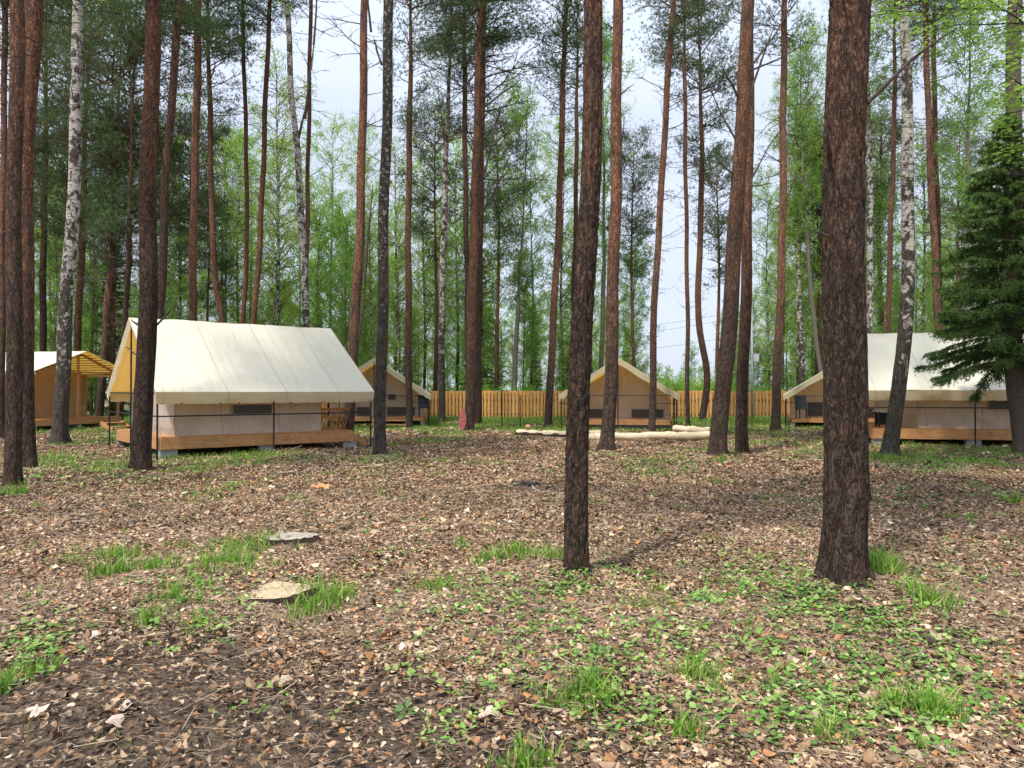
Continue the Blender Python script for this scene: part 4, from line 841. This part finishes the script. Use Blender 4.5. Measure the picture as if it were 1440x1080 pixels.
# red cut out leaning on the pine
cb = empty('painted_board', (wx(649.5, 29.8), 29.8, 0), 0); cb.rotation_euler = (R(-10), R(6), R(15)); tag(cb, 'faded red rounded board leaning against the pine trio', 'board')
mb = MB(); n = 18; pts = [(.14*math.sin(2*math.pi*i/n)*(1.0 if i else 1), .44-.44*math.cos(2*math.pi*i/n)) for i in range(n)]
mb.add([(p[0], -.012, p[1]) for p in pts]+[(p[0], .012, p[1]) for p in pts], [tuple(range(n)), tuple(range(2*n-1, n-1, -1))]+[(i, i+n, (i+1) % n+n, (i+1) % n) for i in range(n)]); mb.build('panel', M['pinkred'], cb)
for (dx, dz) in ((-.05, .25), (.06, .4), (-.03, .55), (.05, .68)):
    mb = MB(); mb.tube([(dx, -.012, dz), (dx, -.018, dz)], [.022, .022], 8); mb.build('spot', M['soot'], cb)
# ------------------------------------------------------------------ stumps and wood bits
def stump(label, px, py, rx_, ry_, h, tilt, mat):
    x, y = gp(px, py); z = g1(x, y); r = empty('tree_stump', (x, y, z), random.uniform(0, 1)); r.rotation_euler = (tilt[0], tilt[1], 0); tag(r, label, 'stump')
    n = 40; ra = [1+.06*math.sin(2*k*2*math.pi/n+1)+.03*math.sin(5*k*2*math.pi/n)+random.gauss(0, .015) for k in range(n)]
    ring = lambda s, z_: [(rx_*ra[k]*s*math.cos(k*2*math.pi/n), ry_*ra[k]*s*math.sin(k*2*math.pi/n), z_+random.gauss(0, .004)) for k in range(n)]
    mb = MB(); rows = [ring(1.22, -.10), ring(1.08, h*.4), ring(1.0, h-.01), ring(.97, h)]
    mb.add(sum(rows, []), [(i*n+k, i*n+(k+1) % n, (i+1)*n+(k+1) % n, (i+1)*n+k) for i in range(3) for k in range(n)]); mb.build('bark', M['bark_grey'], r, True)
    mb = MB(); P0 = [(0, 0, h+.004)]; fs = []
    for j in range(1, 8): P0 += [(rx_*ra[k]*.975*j/7*math.cos(k*2*math.pi/n), ry_*ra[k]*.975*j/7*math.sin(k*2*math.pi/n), h+.004+random.gauss(0, .004)) for k in range(n)]
    fs = [(0, 1+k, 1+(k+1) % n) for k in range(n)]+[(1+j*n+k, 1+(j+1)*n+k, 1+(j+1)*n+(k+1) % n, 1+j*n+(k+1) % n) for j in range(6) for k in range(n)]
    mb.add(P0, fs); mb.build('sawn_top', mat, r); return r
t = NT('sawn_top_weathered'); n1 = t.n('ShaderNodeTexWave', wave_type='RINGS', rings_direction='Z'); t.l(t.coord(), n1.inputs['Vector']); n1.inputs['Scale'].default_value = 14; n1.inputs['Distortion'].default_value = 3
cc = t.mix(.5, t.ramp(n1.outputs['Fac'], [(0, (.24, .205, .16)), (1, (.36, .32, .26))]), t.ramp(t.noise(t.coord(), 14, 5), [(.3, (.16, .12, .09)), (.6, (.42, .37, .30))])); t.bsdf(cc, .9, t.bump(n1.outputs['Fac'], .4, .01)); M['weathered'] = t.m
stump('low weathered grey stump behind the grass, upper of two on the left', 410, 772, .25, .18, .075, (.03, -.03), M['weathered'])
stump('wide sawdust covered stump in the left foreground', 368, 850, .36, .22, .03, (.05, -.04), M['cutwood'])
# sawdust round the wide stump
x, y = gp(368, 868); n = 16000; sx_ = x+RNG.normal(0, .30, n); sy_ = y+RNG.normal(-.02, .17, n); c = np.stack([sx_, sy_, gz(sx_, sy_)+RNG.uniform(.006, .03, n)], -1)
q = leaf_quads(c, .006, .018); cl = np.array([(.44, .34, .22), (.54, .44, .30), (.34, .25, .16)])[RNG.integers(0, 3, n)]
x, y = gp(420, 795); n = 2500; sx_ = x+RNG.normal(0, .2, n); sy_ = y+RNG.normal(0, .2, n); c = np.stack([sx_, sy_, gz(sx_, sy_)+RNG.uniform(.006, .03, n)], -1); q2 = leaf_quads(c, .006, .018)
tag(poly_mesh('sawdust', [(4, q), (4, q2)], [np.repeat(cl[:, None], 4, 1), np.repeat(cl[:2500][:, None], 4, 1)], M['litter']), 'pale sawdust strewn over the ground round the stumps', 'sawdust', kind='stuff')
def chunk(name, label, cat, px, py, L, r, mat, ang):
    x, y = gp(px, py); mb = MB(); n = 9; c, s = math.cos(ang), math.sin(ang)
    mb.tube([(c*L*(i/n-.5), s*L*(i/n-.5), r*.6+.012*math.sin(i*1.7)) for i in range(n+1)], [r*random.uniform(.5, 1.05)*(.35 if i in (0, n) else 1) for i in range(n+1)], 7); o = mb.build(name, mat); o.location = (x, y, g1(x, y)); tag(o, label, cat)
chunk('split_wood', 'orange splintered wood lying right of the big tent foreground', 'wood chunk', 452, 682, .34, .055, M['chipwood'], .2)
chunk('flat_stick', 'pale flat stick lying in the grass left of the dark birch foot', 'stick', 512, 660, .62, .02, M['peeled'], .1)
chunk('charred_log', 'charred black log end at left of the old fire place', 'charred wood', 738, 686, .50, .045, M['charcoal'], -.1)
chunk('charred_log', 'second short charred piece in the ash of the fire place', 'charred wood', 795, 694, .30, .03, M['charcoal'], .4)
chunk('fallen_branch', 'thin brown fallen branch right of the central trunk in dry leaves', 'branch', 935, 678, 1.5, .016, M['twig'], .5)
chunk('fallen_branch', 'dark root like branch lying at right of the near thick trunk foot', 'branch', 1262, 872, .75, .02, M['bark_grey'], -.7)
n = 0
for px, py in ((160, 1028), (186, 1006), (60, 1010), (1292, 925), (690, 1000), (140, 905)):
    x, y = gp(px, py); r = empty('big_dry_leaf', (x, y, g1(x, y)+.02), n*1.3); n += 1; mb = MB(); k = 14; rr = [.055*(1+.28*math.cos(i*5*2*math.pi/k+n)) for i in range(k)]
    bpy.data.objects.remove(r); mb.add([(0, 0, .012)]+[(rr[i]*math.cos(i*2*math.pi/k), rr[i]*math.sin(i*2*math.pi/k)*.8, .02*math.sin(i*.9+n)) for i in range(k)], [(0, 1+i, 1+(i+1) % k) for i in range(k)])
    o = mb.build('dry_leaf', M['dryleaf'] if 'dryleaf' in M else M.setdefault('dryleaf', plain('big_dry_leaf', (.42, .29, .22), (.58, .45, .37), .7, 20))); o.location = (x, y, g1(x, y)+.02); o.rotation_euler = (.1, .1, n*1.3)
    tag(o, ['large pale leaf on bare dark soil at the lower left', 'pinkish curled leaf above the palest one at lower left', 'tan leaf near the lower left edge of the dark soil', 'orange tan leaf among green plants at lower right', 'tan leaf at the bottom right of the dark soil', 'orange leaf on the litter at the left foreground'][n-1], 'leaf')

# ------------------------------------------------------------------ light, sky, camera
sc = bpy.context.scene
w = bpy.data.worlds.new('World'); sc.world = w; w.use_nodes = True; nt = w.node_tree; nt.nodes.clear()
EL, AZ = R(62), R(215)                             # high hazy sun, from behind the camera on the left
sky = nt.nodes.new('ShaderNodeTexSky'); sky.sky_type = 'NISHITA'; sky.sun_disc = False; sky.sun_elevation = EL; sky.sun_rotation = AZ; sky.air_density = 1.; sky.dust_density = 2.5; sky.ozone_density = 1.5
tc = nt.nodes.new('ShaderNodeTexCoord'); mp = nt.nodes.new('ShaderNodeMapping'); mp.inputs['Scale'].default_value = (1, 1, 3.2); nt.links.new(tc.outputs['Generated'], mp.inputs[0])
nz = nt.nodes.new('ShaderNodeTexNoise'); nz.inputs['Scale'].default_value = 2.2; nz.inputs['Detail'].default_value = 6; nt.links.new(mp.outputs[0], nz.inputs['Vector'])
cr = nt.nodes.new('ShaderNodeValToRGB'); cr.color_ramp.elements[0].position = .3; cr.color_ramp.elements[0].color = (.70, .70, .70, 1); cr.color_ramp.elements[1].position = .7; cr.color_ramp.elements[1].color = (.96, .96, .96, 1); nt.links.new(nz.outputs['Fac'], cr.inputs[0])
mx = nt.nodes.new('ShaderNodeMix'); mx.data_type = 'RGBA'; nt.links.new(cr.outputs[0], mx.inputs[0]); nt.links.new(sky.outputs[0], mx.inputs[6]); mx.inputs[7].default_value = (6.0, 6.6, 8.0, 1)
sx = nt.nodes.new('ShaderNodeSeparateXYZ'); nt.links.new(tc.outputs['Generated'], sx.inputs[0])
mr = nt.nodes.new('ShaderNodeMapRange'); nt.links.new(sx.outputs[2], mr.inputs[0]); mr.inputs[1].default_value = .34; mr.inputs[2].default_value = 1; mr.inputs[3].default_value = 1.02; mr.inputs[4].default_value = 2.2
vs_ = nt.nodes.new('ShaderNodeVectorMath'); vs_.operation = 'SCALE'; nt.links.new(mx.outputs[2], vs_.inputs[0]); nt.links.new(mr.outputs[0], vs_.inputs['Scale'])
bg = nt.nodes.new('ShaderNodeBackground'); bg.inputs['Strength'].default_value = .10; nt.links.new(vs_.outputs[0], bg.inputs[0])
ow = nt.nodes.new('ShaderNodeOutputWorld'); nt.links.new(bg.outputs[0], ow.inputs[0])
sl = bpy.data.lights.new('sun', 'SUN'); sl.energy = 3.4; sl.angle = R(5); sl.color = (1, .95, .87); so = bpy.data.objects.new('sun', sl); C.objects.link(so)
dirv = Vector((math.sin(AZ)*math.cos(EL), math.cos(AZ)*math.cos(EL), math.sin(EL))); so.rotation_euler = dirv.to_track_quat('Z', 'Y').to_euler()
cam = bpy.data.cameras.new('camera'); cam.sensor_width = 36; cam.lens = F/1440*36; cam.clip_start = .05; cam.clip_end = 1500
co = bpy.data.objects.new('camera', cam); C.objects.link(co); co.location = (0, 0, CAMZ); co.rotation_euler = (R(90)+math.atan((HOR-540)/F), 0, 0); sc.camera = co
sc.view_settings.view_transform = 'Standard'; sc.view_settings.look = 'None'; sc.view_settings.exposure = .56; sc.view_settings.gamma = 1
sc.cycles.max_bounces = 8; sc.cycles.diffuse_bounces = 3; sc.cycles.transmission_bounces = 6
